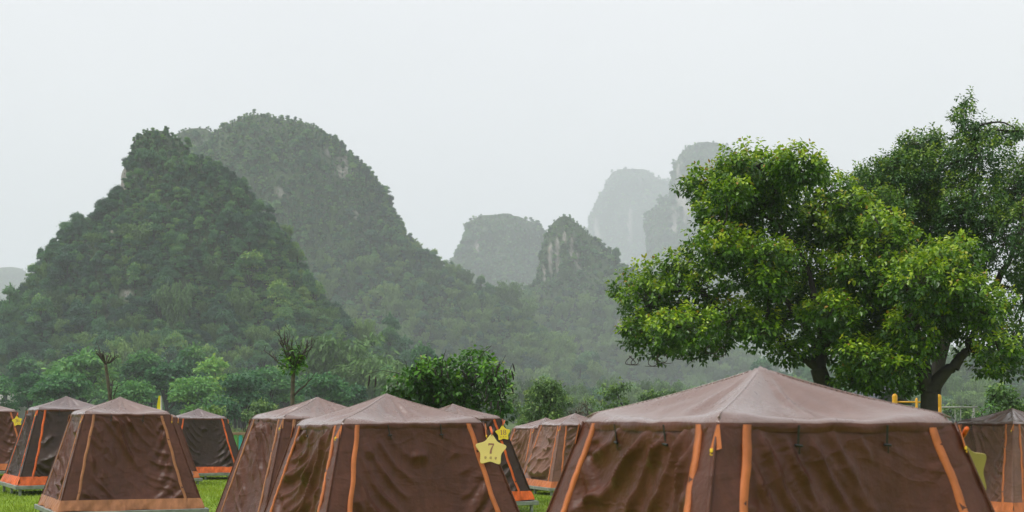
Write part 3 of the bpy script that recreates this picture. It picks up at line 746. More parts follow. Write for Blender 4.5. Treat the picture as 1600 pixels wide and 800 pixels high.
for i in range(46):
    x, y = (tr_.uniform(640, 700), tr_.uniform(548, 585)) if i < 15 else (tr_.uniform(755, 806), tr_.uniform(560, 640)) if i < 38 else (tr_.uniform(604, 780), tr_.uniform(560, 620))
    p = at(x, y, dP - tr_.uniform(.2, .8)); o = place('seed_pod', podm, bush, p - pb, (tr_.normal(0, .25), tr_.normal(0, .25), 0)); s = tr_.uniform(.55, 1.0); o.scale = (s, s, s)
for (x0, y0, x1, y1) in [(640, 590, 575, 584), (770, 590, 790, 555), (780, 610, 800, 570), (785, 620, 806, 600), (660, 580, 668, 548), (690, 575, 697, 545), (640, 590, 632, 560), (785, 640, 803, 625), (750, 560, 768, 540)]:
    c = curve(at(x0, y0, dP) - pb, at(x1, y1, dP - .4) - pb, .06, tr_, 7); tube(MB(), c, np.linspace(.009, .004, 7), 4).build('dead_twig', 'twig', bush)
for x, y in ((577, 586), (587, 588)): place('seed_pod', podm, bush, at(x, y, dP - .35) - pb, (.05, .08, 0))


def shrub(name, label, cat, d, cx, top, half, mats, leaf, dens, n, seed, dark_limbs=False, per=7, new_leaf=.3, twig=.5):
    r = np.random.default_rng(seed); k = d / F; bx = at(cx, 650, d); g = float(gz(bx[0], d)); base = np.array([bx[0], d, g - .1])
    zt = HC + (YH - top) * k; H = zt - g; W = half * k; lob = []
    for i in range(n):
        t = r.uniform(.2, .92); a = r.uniform(0, 6.28); rr = W * .75 * math.sqrt(r.random()) * (1.05 - .75 * max(t - .45, 0))
        lob.append((np.array([bx[0] + math.cos(a) * rr, d + math.sin(a) * rr, g + H * t * .93]), W * r.uniform(.26, .42), W * r.uniform(.2, .32)))
    tr0 = H * .018 + .015
    trunk = [(base, tr0 * 1.3), (base + [r.normal(0, .05), 0, H * .2], tr0)]
    lim = [[(base + [W * math.cos(a) * .35, W * math.sin(a) * .35, H * .5], tr0 * .55)] for a in r.uniform(0, 6.28, 3)]
    return lobed_tree(name, label, cat, base, trunk, lim, lob, mats, leaf, dens, r, twig, tip_r=.006 + H * .001, per=per, new_leaf=new_leaf, spray=.12)


shrub('shrub', 'loose grey green shrub in the meadow right of the podded bush', 'shrub', 52, 848, 578, 46, ('twig', 'leaf_shrub'), (.15, .07), 18, 18, 41, twig=.5)
shrub('shrub', 'low brownish shrub between the loose shrub and the dark limbed tree', 'shrub', 50, 911, 612, 26, ('twig', 'leaf_brown'), (.12, .05), 24, 11, 42, twig=.8)
shrub('small_tree', 'small round tree with dark limbs left of the nearest tent roof', 'tree', 56, 968, 576, 36, ('bark', 'leaf_shrub'), (.16, .08), 20, 14, 43, twig=.3)
shrub('shrub', 'low green shrub just above the nearest tent roof slope', 'shrub', 70, 1032, 600, 34, ('twig', 'leaf_shrub'), (.18, .09), 18, 12, 44)
shrub('shrub', 'small bright shrub beside the small dark limbed tree', 'shrub', 46, 1000, 630, 16, ('twig', 'leaf_bush'), (.12, .06), 14, 6, 45)
shrub('small_tree', 'leafy light green tree behind the tent at the right edge', 'tree', 44, 1572, 588, 44, ('bark', 'leaf_shrub'), (.17, .09), 22, 16, 46, new_leaf=.45, twig=.2)
shrub('shrub', 'bright green shrub beside the swing frame at right', 'shrub', 40, 1535, 612, 24, ('twig', 'leaf_bush'), (.13, .07), 14, 8, 47)
shrub('shrub', 'small yellow green plant at the foot of the brownish shrub', 'shrub', 45, 905, 632, 10, ('twig', 'leaf_bush'), (.12, .06), 22, 5, 48, new_leaf=.8)


for i, (x, top, d, hf, lm, lab) in enumerate([(640, 625, 74, 34, 'leaf_shrub', 'low pale shrub partly hidden by the left side of the podded bush'), (815, 600, 84, 30, 'leaf_shrub', 'rounded pale shrub just right of the podded bush'),
        (880, 604, 95, 34, 'leaf_shrub', 'broad pale bush behind the brownish shrub'), (935, 606, 88, 28, 'leaf_shrub', 'rounded bush left of the small dark limbed tree'), (1075, 604, 92, 34, 'leaf_shrub', 'round pale bush above the left roof slope of the nearest tent'),
        (1125, 592, 110, 40, 'leaf_shrub', 'pale bush nearest the peak of the nearest tent, left of it'), (1330, 612, 80, 40, 'leaf_shrub', 'dark bush under the big tree, right of its trunk'), (1410, 606, 90, 36, 'leaf_shrub', 'pale bush seen between the two forked trunks'),
        (1500, 604, 76, 34, 'leaf_shrub', 'bush beyond the swing frame'), (330, 628, 70, 40, 'leaf_shrub', 'low weedy bush above the dark tent by the picket fence'), (410, 622, 78, 36, 'leaf_shrub', 'weedy bush between the picket fence and the middle tents')]):
    shrub('shrub', lab, 'shrub', d, x, top, hf, ('twig', lm), (.2, .1), 13, 11, 60 + i, twig=.15, new_leaf=.5)

# two pruned trees with bare stubs
def bare_tree(label, d, trunk, whorl, reach, n, seed, tuft=None, side=()):
    r = np.random.default_rng(seed); base = at(trunk[0][0], 650, d); base[2] = float(gz(base[0], d)) - .1
    root = empty('pruned_tree', tuple(base), 0, label, 'tree'); T = MB(); B_ = MB()
    pts = [base] + [at(x, y, d) for x, y, _ in trunk]; rr = [trunk[0][2] * d / F * .62] + [q * d / F * .5 for _, _, q in trunk]
    tt = np.linspace(0, len(pts) - 1, 14); P = np.array(pts)
    tube(T, np.stack([np.interp(tt, range(len(pts)), P[:, k]) for k in range(3)], 1) - base, np.interp(tt, range(len(pts)), rr), 8)
    h = P[-1]
    for i in range(n):
        a = i / n * 6.28 + r.uniform(-.3, .3); L = reach * d / F * r.uniform(.6, 1.05); el = r.uniform(.45, 1.3)
        e = h + np.array([math.cos(a) * math.cos(el), math.sin(a) * math.cos(el), math.sin(el)]) * L
        c = curve(h - base, e - base, -.10, r, 7); tube(B_, c, np.linspace(.022, .008, 7), 5)
        for j in range(4):
            s = c[r.integers(3, 7)]; q = s + (e - h) * r.uniform(.18, .4) + r.normal(0, L * .12, 3) + [0, 0, L * .12]
            c2 = curve(s, q, .03, r, 4); tube(B_, c2, np.linspace(.010, .004, 4), 4)
            for _ in range(2):
                s3 = c2[r.integers(1, 4)]; tube(B_, curve(s3, s3 + r.normal(0, L * .09, 3) + [0, 0, L * .07], .03, r, 3), [.006, .005, .003], 3)
    SB = []
    for (x0, y0, x1, y1, q) in side:
        SB.append(MB()); c = curve(at(x0, y0, d) - base, at(x1, y1, d) - base, -.05, r, 7); tube(SB[-1], c, np.linspace(q, q * .5, 7) * d / F * .5, 5)
        for j in range(5):
            s = c[r.integers(3, 7)]; tube(SB[-1], curve(s, s + r.normal(0, .10, 3) + [0.05, 0, .1], .02, r, 3), [.006, .005, .003], 3)
    T.build('trunk', 'bark_pale', root); B_.build('branches', 'twig', root)
    for q in SB: q.build('side_branch', 'twig', root)
    if tuft:
        C = MB(); n_ = 330; x, y, rx, ry = tuft
        Pn = at(x, y, d) - base + r.normal(0, .42, (n_, 3)) * np.array([rx * d / F, rx * d / F, ry * d / F])
        D = nrm(rdir(n_, r) * np.array([1, 1, .5]) - [0, 0, .25]); s_ = r.uniform(.07, .13, n_)
        leaves(C, Pn, D, nrm(r.normal(0, .4, (n_, 3)) + [0, 0, 1]), s_, s_ * .55, np.clip(r.normal(.5, .17, n_), 0, .9), .2, .25)
        tag(C.build('sprouting_leaves', 'leaf_bush', root, False), kind='stuff')


bare_tree('bare pruned tree with stubby leafless branches behind the left tents', 32, [(174, 640, 6), (171, 612, 5.5), (168, 590, 5), (165, 568, 4.5)], (165, 566), 23, 9, 51, None,
          [(178, 640, 176, 596, 3.2), (178, 625, 182, 605, 2)])
bare_tree('pruned tree with green sprouts amid bare branches behind the middle tents', 30, [(457, 640, 7), (457, 612, 6.5), (458, 590, 6), (459, 575, 5)], (459, 572), 50, 13, 52, (458, 562, 22, 28),
          [(459, 618, 486, 592, 4)])

# hanging dead tendrils under the big tree
tb = at(1010, 560, dA); o = bpy.data.objects['broadleaf_tree']
for (x, y, s) in [(985, 562, 26), (1020, 566, 24), (1035, 560, 26), (1060, 556, 22), (1125, 548, 30), (1110, 545, 26), (992, 566, 20)]:
    for j in range(2):
        t = np.linspace(0, 1, 9); a0 = tr_.uniform(.2, 1.2); sg = tr_.choice([-1, 1])
        c = np.stack([x + sg * s * .6 * np.sin(t * 2.6 + a0) - sg * s * .3, y + s * (1.2 * t - .75 * t ** 2) * 1.1 - 6, np.full(9, dA - .3 + tr_.normal(0, .2))], 1)
        tube(MB(), np.array([at(*q) for q in c]) - np.array(o.location), np.linspace(.010, .004, 9), 4).build('hanging_tendril', 'twig', o)

# ------------------------------------------------------------------ the row of single trees below the nearest hill
TL = [(-12, 590, 150, 0, 'leafy tree at the extreme left edge beyond the number 36 tent'), (48, 585, 158, 3, 'rounded tree beyond the tents, left of the white house'),
      (98, 592, 140, 2, 'spreading low tree behind the second tent from the left'), (130, 555, 176, 0, 'broad pale green tree behind the bare pruned tree, to its left'),
      (204, 600, 138, 4, 'small tree directly right of the bare pruned tree trunk'), (222, 552, 180, 3, 'tall full tree rising right of the bare pruned tree'),
      (262, 568, 162, 5, 'upright tree directly behind the yellow flag'), (300, 596, 140, 2, 'low wide tree above the dark tent by the picket fence'),
      (338, 556, 178, 1, 'tall narrow tree between the yellow flag and the sprouting pruned tree'), (380, 590, 132, 4, 'small round yellow green tree left of the sprouting pruned tree'),
      (418, 580, 165, 0, 'full tree just left of the sprouting pruned tree'), (500, 592, 138, 2, 'low tree just right of the sprouting pruned tree trunk'),
      (530, 505, 205, 6, 'tall feathery bamboo clump in the middle distance above the middle tents'), (588, 545, 196, 6, 'arching bamboo clump left of the podded bush'),
      (632, 562, 190, 6, 'lower bamboo clump directly behind the podded bush'), (552, 602, 142, 5, 'small tree between the sprouting pruned tree and the podded bush')]
for (x, top, d, kd, lab) in TL:
    p = at(x, 650, d); H = HC + (YH - top) * d / F + .2
    cm, tm, hh = PROTO[kd]; s = H / (hh * .98)
    root = empty('bamboo_clump' if kd == 6 else 'hillfoot_tree', (p[0], d, -.2), tr_.uniform(0, 6.28), lab, 'bamboo' if kd == 6 else 'tree', 'single trees at the foot of the hills')
    root.scale = (s * tr_.uniform(1, 1.25), s * tr_.uniform(1, 1.25), s)
    place('trunk', tm, root); cw_ = tag(place('crown', cm, root), kind='stuff')
    if kd != 6: cw_.material_slots[0].link = 'OBJECT'; cw_.material_slots[0].material = MATS['leaf_hillfoot']

# ------------------------------------------------------------------ tents
E_, B_E, TH, RISE = 0.657, 1.10, 1.498, 0.242       # half eave, half base, wall height, roof rise
SK = 0.15                                            # skirt height
TANP = (B_E - E_) / TH


def half(z): return B_E - (B_E - E_) * z / TH


def side_pt(u, z, off=0.0):
    """front side (-y): u in -1..1 across, z up; off = outwards"""
    h = half(z); c = 1 / math.hypot(1, TANP)
    return np.stack([u * h, -h - off * c, z + off * c * TANP], -1)


U0, U1 = -0.76, 0.76


def drape(seed, n=44, sx=1.035, sy=1.02, gx=0.0, bulge=0.0, bunch=0.02, steps=130, folds=(), swag=0.0):
    """slack cloth hung between the webbing strips, settled by relaxing a net of springs under gravity"""
    r = np.random.default_rng(seed); m = n
    u = np.linspace(U0, U1, n)[None].repeat(m, 0); z = np.linspace(0.12, TH - 0.036, m)[:, None].repeat(n, 1)
    P = side_pt(u, z); rest = P.copy()
    # cloth is longer than the frame, and was pulled askew when it was zipped
    zb = z + bunch * np.sin(z * 5 + r.uniform(0, 6)) * (np.abs(u) > .7) + bunch * .6 * np.sin(z * 13 + r.uniform(0, 6)) * np.sign(u) * (np.abs(u) > .7)
    P = side_pt(u, np.clip(zb, .12, TH - .036))
    pin = np.zeros((m, n), bool); pin[:, 0] = pin[:, -1] = True; pin[0] = True
    pin[-1, [0, 1, int(n * .27), int(n * .28), int(n * .72), int(n * .73), n - 2, n - 1]] = True; pin[-1, ::5] = True
    tgt = P.copy(); tgt[-1, :, 2] -= 0.006 * r.random(n)
    P = P + r.normal(0, .002, P.shape); tgt_p = tgt[pin]; V = np.zeros_like(P)
    inv = np.where(pin, 0.0, 1.0)[..., None]
    fam = []
    def addf(a, b_, k, fx):
        d = np.linalg.norm((rest[a] - rest[b_]), axis=-1) * fx; fam.append((a, b_, k, d[..., None]))
    sl = slice
    addf((sl(None), sl(0, -1)), (sl(None), sl(1, None)), .45, sx); addf((sl(0, -1), sl(None)), (sl(1, None), sl(None)), .45, sy)
    addf((sl(0, -1), sl(0, -1)), (sl(1, None), sl(1, None)), .25, (sx + sy) / 2 + .01); addf((sl(1, None), sl(0, -1)), (sl(0, -1), sl(1, None)), .25, (sx + sy) / 2 - .004)
    addf((sl(None), sl(0, -3)), (sl(None), sl(3, None)), .05, sx * .985); addf((sl(0, -3), sl(None)), (sl(3, None), sl(None)), .05, sy * .985)
    g = np.array([gx, 0.0, -0.0009]); hz = (np.linspace(0, 1, m) * 1.0)[:, None, None]
    for s in range(steps):
        V = V * 0.94 + g * inv
        if bulge: V = V + np.array([0, -1.0, 0.0]) * bulge * np.exp(-((hz - .3) / .25) ** 2) * inv
        Q = P + V
        for _ in range(9):
            for a, b_, k, d in fam:
                dv = Q[b_] - Q[a]; L = np.sqrt((dv * dv).sum(-1, keepdims=True)) + 1e-9
                c = dv * (k * 0.5 * (L - d) / L); Q[a] += c; Q[b_] -= c
            Q[pin] = tgt_p
        V = Q - P; P = Q
    # finer net, then the creases a slack sheet keeps: slanting pulls from the upper corners, swags and small crumples
    K = 96; f = np.linspace(0, n - 1, K); i0 = np.minimum(f.astype(int), n - 2); w_ = (f - i0)
    P = P[i0] * (1 - w_)[:, None, None] + P[i0 + 1] * w_[:, None, None]; P = P[:, i0] * (1 - w_)[None, :, None] + P[:, i0 + 1] * w_[None, :, None]
    uu, vv = np.meshgrid(np.linspace(-1, 1, K), np.linspace(0, 1, K))
    def nz(sc, o): return np.array([mnoise.fractal(Vector((a * sc + o, b_ * sc * 1.3, seed * 3.1 + o)), .8, 2.0, 4) for a, b_ in zip(uu.ravel(), vv.ravel())]).reshape(K, K)
    n0, n1, n2 = nz(.8, 0), nz(1.4, 9), nz(4.5, 20)
    def cusp(x): return (1 - np.abs(np.sin(x))) ** 1.6
    edge = np.clip((1 - np.abs(uu)) * 7, 0, 1) * np.clip(vv * 9, 0, 1) * np.clip((1 - vv) * 14, 0, 1)
    disp = np.zeros((K, K))
    for (th, fr, am, mask_o) in folds:
        c_, s_ = math.cos(th), math.sin(th)
        co = (vv * 1.35 * c_ + uu * s_) * fr + n0 * 1.5 + swag * (uu ** 2) * fr * .35
        mk = np.clip(.40 + 1.7 * nz(1.1, mask_o), 0, 1.25); disp += 1.55 * am * cusp(co) * mk
    top = np.clip((vv - .78) / .22, 0, 1); disp += .005 * top * cusp(uu * 9 + vv * 14 + n1 * 3)
    disp += .003 * n2 + .005 * n1
    d_ = (disp - .4 * disp.mean()) * edge; c_ = 1 / math.hypot(1, TANP)
    P = P + d_[..., None] * np.array([0, -c_, c_ * TANP])
    return P


def grid_faces(m, n, o=0):
    i = (np.arange(m - 1)[:, None] * n + np.arange(n - 1)[None]).ravel()
    return np.stack([i, i + 1, i + n + 1, i + n], -1) + o


WALLS = []
for kw in (dict(seed=1, sx=1.008, sy=1.03, gx=.0003, folds=((.62, 9, .050, 30), (.5, 17, .020, 41)), swag=.1), dict(seed=2, sx=1.006, sy=1.02, bulge=.0006, folds=((.1, 12, .026, 33), (-.5, 10, .034, 47)), swag=-.5),
           dict(seed=3, sx=1.008, sy=1.025, gx=-.0002, bunch=.03, folds=((-.62, 10, .044, 36), (-.4, 19, .018, 44))), dict(seed=4, sx=1.006, sy=1.035, gx=.0002, folds=((.08, 11, .044, 39), (.2, 20, .018, 50)), swag=-.8),
           dict(seed=5, sx=1.008, sy=1.02, gx=.0002, folds=((.66, 19, .026, 30), (.5, 34, .007, 41))), dict(seed=6, sx=1.008, sy=1.02, gx=-.0002, folds=((-.55, 14, .034, 31), (-.8, 30, .008, 43)), swag=-.4)):
    P = drape(**kw); WALLS.append(MB().add(P, grid_faces(96, 96)).mesh('wall_panel', 'tent_cloth'))


def corner_mesh(seed):
    """taut cloth on both sides of one corner (front-right), from strip to strip round the edge"""
    r = np.random.default_rng(seed); m = 30; us = np.linspace(U1, 1, 6); zz = np.linspace(0.02, TH - .036, m)
    rows = []
    for z in zz:
        a = side_pt(us, np.full(6, z)); w_ = .006 * np.sin(z * 17 + us * 9 + seed) * (1 - us) * 6 + .004 * np.sin(z * 41 + us * 23); a[:, 1] += w_
        b_ = side_pt(-us[::-1], np.full(6, z)); w2 = .006 * np.sin(z * 15 + us[::-1] * 11 + 2 + seed) * (1 - us[::-1]) * 6; b_[:, 1] += w2
        b_ = np.stack([-b_[:, 1], b_[:, 0], b_[:, 2]], -1)       # the same side turned a quarter: right side, its left end
        rows.append(np.concatenate([a, b_[1:]]))
    return MB().add(np.array(rows), grid_faces(m, 11)).mesh('corner_panel', 'tent_cloth')


CORNER = [corner_mesh(5), corner_mesh(9)]


def strip_mesh(sgn, seed):
    """webbing ribbon down one edge of the wall panel, standing off it and slightly puckered"""
    r = np.random.default_rng(seed); m = 44; z = np.linspace(.10, TH - .042, m)
    wob = .006 * np.sin(z * 5 + seed) + .004 * np.sin(z * 19 + seed * 2) ; hw = .021 / half(z)
    uc = sgn * .775 + wob / half(z)
    o1 = .006 + .004 * np.abs(np.sin(z * 33 + seed)); rows = []
    for i in range(m):
        us = np.array([uc[i] - hw[i], uc[i] - hw[i], uc[i], uc[i] + hw[i], uc[i] + hw[i]]); of = np.array([-.004, o1[i], o1[i] + .001, o1[i], -.004])
        h = half(z[i]); c = 1 / math.hypot(1, TANP); rows.append(np.stack([us * h, -h - of * c, z[i] + of * c * TANP], -1))
    return MB().add(np.array(rows), grid_faces(m, 5)).mesh('webbing_strip', 'webbing')


STRIP = {(-1): [strip_mesh(-1, 1), strip_mesh(-1, 4)], 1: [strip_mesh(1, 2), strip_mesh(1, 7)]}


def skirt_mesh(seed):
    r = np.random.default_rng(seed); n, m = 70, 8; u = np.linspace(-1.004, 1.004, n); rows = []
    ph = r.uniform(0, 6, 4)
    for j in range(m):
        t = j / (m - 1); z = SK * (1 - t) - .015 * t
        of = .008 + .022 * t + t * (.016 * np.sin(u * 9 + ph[0]) + .010 * np.sin(u * 23 + ph[1]) + .006 * np.sin(u * 51 + ph[2])) + .004 * np.sin(u * 31 + t * 5 + ph[3])
        zz = z + t * .008 * np.sin(u * 7 + ph[2]); h = half(max(z, 0)); p = np.stack([u * (h + .008), -h - of, zz], -1); rows.append(p)
    return MB().add(np.array(rows), grid_faces(m, n)).mesh('skirt', 'webbing')


SKIRT = [skirt_mesh(1), skirt_mesh(2)]


def roof_mesh(seed):
    n = 73; e = E_ + .012; s = np.linspace(-1, 1, n); X, Y = np.meshgrid(s, s)
    rr = np.maximum(np.abs(X), np.abs(Y)); mn = np.minimum(np.abs(X), np.abs(Y)); d = 1 - mn / np.maximum(rr, 1e-6)
    h = RISE * (0.72 * (1 - rr) + 0.28 * (1 - rr) ** 2)
    h -= 0.082 * np.sin(np.clip(d, 0, 1) * math.pi / 2) ** 1.2 * np.sin(np.clip(rr, 0, 1) ** 1.5 * math.pi) ** .9
    wr = np.array([mnoise.fractal(Vector((x * 2.2 + seed * 5, y * 2.2, seed)), .9, 2.2, 4) for x, y in zip(X.ravel(), Y.ravel())]).reshape(n, n)
    ang = np.arctan2(Y, X)
    fan = np.sin(ang * 11 + wr * 2.2 + seed) * .5 + np.sin(ang * 19 + wr * 3 + 1) * .35
    h += np.clip(d * 2.2, 0, 1) * (0.017 * fan * np.exp(-((rr - .42) / .28) ** 2) + 0.007 * fan * np.exp(-((rr - .92) / .09) ** 2)) + .006 * wr * np.clip(d * 3, 0, 1)
    h += RISE * .03 * np.exp(-(rr / .08) ** 2)
    roll = np.clip((rr - .91) / .09, 0, 1); h -= .026 * roll ** 2.2
    XX, YY = X * e, Y * e
    cr = np.clip((mn / np.maximum(rr, 1e-6) - .86) / .14, 0, 1) * np.clip((rr - .9) / .1, 0, 1) * .02   # corners worn round
    XX = XX * (1 - cr); YY = YY * (1 - cr)
    P = np.stack([XX, YY, TH + h + .004], -1); mb = MB(); mb.add(P, grid_faces(n, n))
    # hem hanging from the eave
    i = np.arange(n); ring = np.concatenate([i, (i[1:] * n + n - 1), ((n - 1) * n + i[:-1][::-1]), (i[1:-1][::-1] * n)])
    E0 = P.reshape(-1, 3)[ring]; nn = len(ring); outw = nrm(E0 * [1, 1, 0]); ph = np.arange(nn)
    rows = [E0, E0 + outw * .009 + [0, 0, -.009], E0 + outw * .012 + [0, 0, -.030], E0 + outw * .008 + [0, 0, -.052]]
    rows[2] = rows[2] + outw * (.005 * np.sin(ph * .31 + seed))[:, None]; rows[3] = rows[3] + outw * (.006 * np.sin(ph * .31 + seed))[:, None]
    V = np.concatenate([P.reshape(-1, 3)] + rows[1:]); q = [grid_faces(n, n)]; ids = [ring] + [n * n + j * nn + np.arange(nn) for j in range(3)]
    for j in range(3): q.append(np.stack([ids[j], np.roll(ids[j], -1), np.roll(ids[j + 1], -1), ids[j + 1]], -1)[:, ::-1])
    mb = MB(); mb.add(V, np.concatenate(q)); mb.qm = [np.concatenate([np.zeros(len(q[0]) + len(q[1]), int), np.ones(len(q[2]) + len(q[3]), int)])]
    return mb.mesh('roof', ['roof_cloth', 'tent_cloth'])


ROOF = [roof_mesh(1.0), roof_mesh(2.7)]
seam = MB()
for sx_, sy_ in ((1, 1), (1, -1), (-1, 1), (-1, -1)):
    t = np.linspace(0.05, .985, 20)
    hh = RISE * (0.72 * (1 - t) + 0.28 * (1 - t) ** 2) - .022 * np.clip((t - .93) / .07, 0, 1) ** 2.2
    tube(seam, np.stack([sx_ * t * (E_ + .008), sy_ * t * (E_ + .008), TH + hh + .003], -1), .0042, 6)
SEAM = seam.mesh('ridge_piping', 'roof_cloth')
pp = MB(); zz = np.linspace(.03, TH - .03, 14); hq = half(zz) + .002
tube(pp, np.stack([hq, -hq, zz], -1), .007, 6); PIPE = pp.mesh('corner_piping', 'tent_cloth')
tg = MB(); box(tg, (0, 0, -.045), (.010, .004, .09), 0, .001); tube(tg, [(-.018, -.004, -.092), (.018, -.004, -.097)], .007, 6); box(tg, (.006, -.003, -.115), (.006, .003, .04), 0, .001)
TOGGLE = tg.mesh('toggle_strap', 'black_strap', False)
tb_ = MB(); tb_.add([(.004, 0, 0.01), (.016, 0, 0.01), (.020, -.012, -.10), (-.01, -.016, -.106), (-.034, -.012, -.098), (.004, .004, .01), (.016, .004, .01), (.020, -.008, -.10), (-.01, -.012, -.106), (-.034, -.008, -.098)],
                   [(0, 1, 2, 4), (5, 9, 7, 6), (0, 4, 9, 5), (1, 6, 7, 2)], [(4, 2, 3), (9, 8, 7), (2, 7, 8), (2, 8, 3), (4, 3, 8), (4, 8, 9)])
TAB = tb_.mesh('corner_tab', 'webbing', False)
hk = MB(); box(hk, (-.026, -.013, -.104), (.018, .010, .018), 0, .003); tube(hk, [(-.03, -.014, -.112), (-.036, -.016, -.120), (-.028, -.016, -.126), (-.02, -.014, -.12)], .0025, 5); HOOK = hk.mesh('hook', 'yellow_plastic', False)

# platform patterns
PH, PW = 0.2, 1.17
bm_ = MB(); box(bm_, (0, 0, 0), (2 * PW, .05, .075), 0, .006); BEAM = bm_.mesh('edge_beam', 'steel', False)
lg = MB(); box(lg, (0, 0, 0), (.05, .05, .27), 0, .005); box(lg, (0, 0, -.13), (.09, .09, .012), 0, .002); LEG = lg.mesh('leg', 'steel', False)
pk = MB(); box(pk, (0, 0, 0), (2 * PW - .11, .168, .022), 0, .004); PLANK = pk.mesh('plank', 'deck_wood', False)


def slot(o, mat):
    o.material_slots[0].link = 'OBJECT'; o.material_slots[0].material = MATS[mat]; return o


def tent(X, Y, z0, yaw, label, cloth, roof, web, sel, detail=True, where=''):
    t = empty('camping_tent', (X, Y, z0), yaw, label, 'tent', 'camping tents on the lawn')
    t.rotation_euler = (rng.normal(0, .007), rng.normal(0, .007), yaw)
    slot(place('roof', ROOF[sel % 2], t, rot=(0, 0, (sel % 4) * math.pi / 2)), roof)
    slot(place('ridge_piping', SEAM, t), roof)
    for k in range(4):
        rz = k * math.pi / 2
        slot(place('wall_panel', WALLS[(4, 0, 1, 5)[k] if sel == 4 else (sel + k) % 4], t, rot=(0, 0, rz)), cloth)
        slot(place('corner_panel', CORNER[(sel + k) % 2], t, rot=(0, 0, rz)), cloth)
        slot(place('corner_piping', PIPE, t, rot=(0, 0, rz)), cloth)
        for sg in (-1, 1): slot(place('webbing_strip', STRIP[sg][(sel + k) % 2], t, rot=(0, 0, rz)), web)
        slot(place('skirt', SKIRT[(sel + k) % 2], t, rot=(0, 0, rz)), web)
        if k in (0, 3):
            for uu in (-.38, .36):
                p = side_pt(np.array(uu), np.array(TH - .05), .03); c, s = math.cos(rz), math.sin(rz)
                place('toggle_strap', TOGGLE, t, (c * p[0] - s * p[1], s * p[0] + c * p[1], p[2]), (.15, rng.normal(0, .12), rz + rng.normal(0, .2)))
        a = rz + math.pi / 4 - math.pi / 2 + math.pi / 4 if False else rz
        cx, cy = half(TH - .05) + .012, -half(TH - .05) - .012; c, s = math.cos(rz), math.sin(rz)
        tb = slot(place('corner_tab', TAB, t, (c * cx - s * cy, s * cx + c * cy, TH - .05), (-.1, rng.normal(0, .1), rz + math.pi / 4 + rng.normal(0, .2))), web)
        place('hook', HOOK, tb)
    g = float(gz(X, Y)); p = empty('tent_platform', (X, Y, z0 - .012), yaw, 'low grey metal platform under ' + where, 'platform', 'raised tent platforms')
    for k in range(4):
        rz = k * math.pi / 2; c, s = math.cos(rz), math.sin(rz)
        dy = -(PW - .025) ; L = place('edge_beam', BEAM, p, (-s * dy, c * dy, -.0385 - (.0 if k % 2 else .003)), (0, 0, rz)); L.scale = (1.0 if k % 2 == 0 else .955, 1, 1)
    for lx in (-1, 0, 1):
        for ly in (-1, 0, 1):
            gl = float(gz(X + math.cos(yaw) * lx * 1.08 - math.sin(yaw) * ly * 1.08, Y + math.sin(yaw) * lx * 1.08 + math.cos(yaw) * ly * 1.08)) - (z0 - .012)
            q = place('leg', LEG, p, (lx * 1.07, ly * 1.07, (gl - .076) / 2), None); q.scale = (1, 1, max((-.076 - gl) / .27, .3))
    for j in range(13): place('plank', PLANK, p, (0, -1.02 + j * .17, -.0115))
    return t


TENTS = {}
TD = [('near', 1.256, 7.212, .202, .412, 'large brown tent nearest the camera, filling the lower right', 'tent_cloth', 'roof_cloth', 'webbing', 4, 'the nearest tent at lower right'),
      ('seven', -1.135, 13.123, .160, .449, 'brown tent hung with the large star numbered 7', 'tent_cloth', 'roof_cloth', 'webbing', 3, 'the tent with the pale star numbered seven'),
      ('five', -2.509, 18.259, .197, .47, 'brown tent standing directly left of the number 7 tent and half hidden by it', 'tent_cloth', 'roof_cloth', 'webbing_faded', 1, 'the tent half hidden by the number 7 tent'),
      ('faded', -6.329, 22.936, .262, .448, 'brown tent with faded tan skirt, in front of the yellow flag', 'tent_cloth', 'roof_cloth', 'webbing_faded', 0, 'the tent with the faded tan skirt'),
      ('dark', -9.121, 29.125, .361, .48, 'dark brown tent with vivid orange skirt, second from the left edge', 'tent_cloth_dark', 'roof_cloth_dark', 'webbing_bright', 1, 'the second tent from the left edge'),
      ('fence', -8.77, 39.729, .165, .40, 'dark charcoal brown tent standing by the coloured picket fence', 'tent_cloth_dark', 'roof_cloth_dark', 'webbing_bright', 3, 'the dark tent by the picket fence'),
      ('sliver', -9.1, 35.2, .2, .45, 'brown tent of which only the right corner shows past the tan skirted tent', 'tent_cloth', 'roof_cloth', 'webbing', 2, 'the tent peeking out past the tan skirted tent'),
      ('star36', -13.5, 36.5, .34, .45, 'brown tent at the left edge hung with the star numbered 36', 'tent_cloth', 'roof_cloth', 'webbing', 0, 'the tent with the star at the left edge'),
      ('eighteen', -1.075, 26.3, .18, .45, 'brown tent behind the number 7 tent, hung with the star numbered 18', 'tent_cloth_dark', 'roof_cloth', 'webbing_bright', 2, 'the tent with the small star numbered eighteen'),
      ('gap', 1.559, 34.916, .022, .36, 'greyish brown tent showing in the gap left of the nearest tent', 'tent_cloth_pale', 'roof_cloth', 'webbing', 2, 'the tent in the gap left of the nearest tent'),
      ('last', .92, 38.3, -.09, .42, 'greyish brown tent farthest back in the middle, overlapped by the one before it', 'tent_cloth_pale', 'roof_cloth', 'webbing', 3, 'the farthest tent in the middle'),
      ('right', 8.803, 25.073, .093, .467, 'brown tent cut off by the right edge of the view', 'tent_cloth_pale', 'roof_cloth', 'webbing', 1, 'the tent at the right edge')]
for (key, X, Y, z, a, lab, cl, rf, wb, sel, where) in TD: TENTS[key] = tent(X, Y, z, a, lab, cl, rf, wb, sel, True, where)

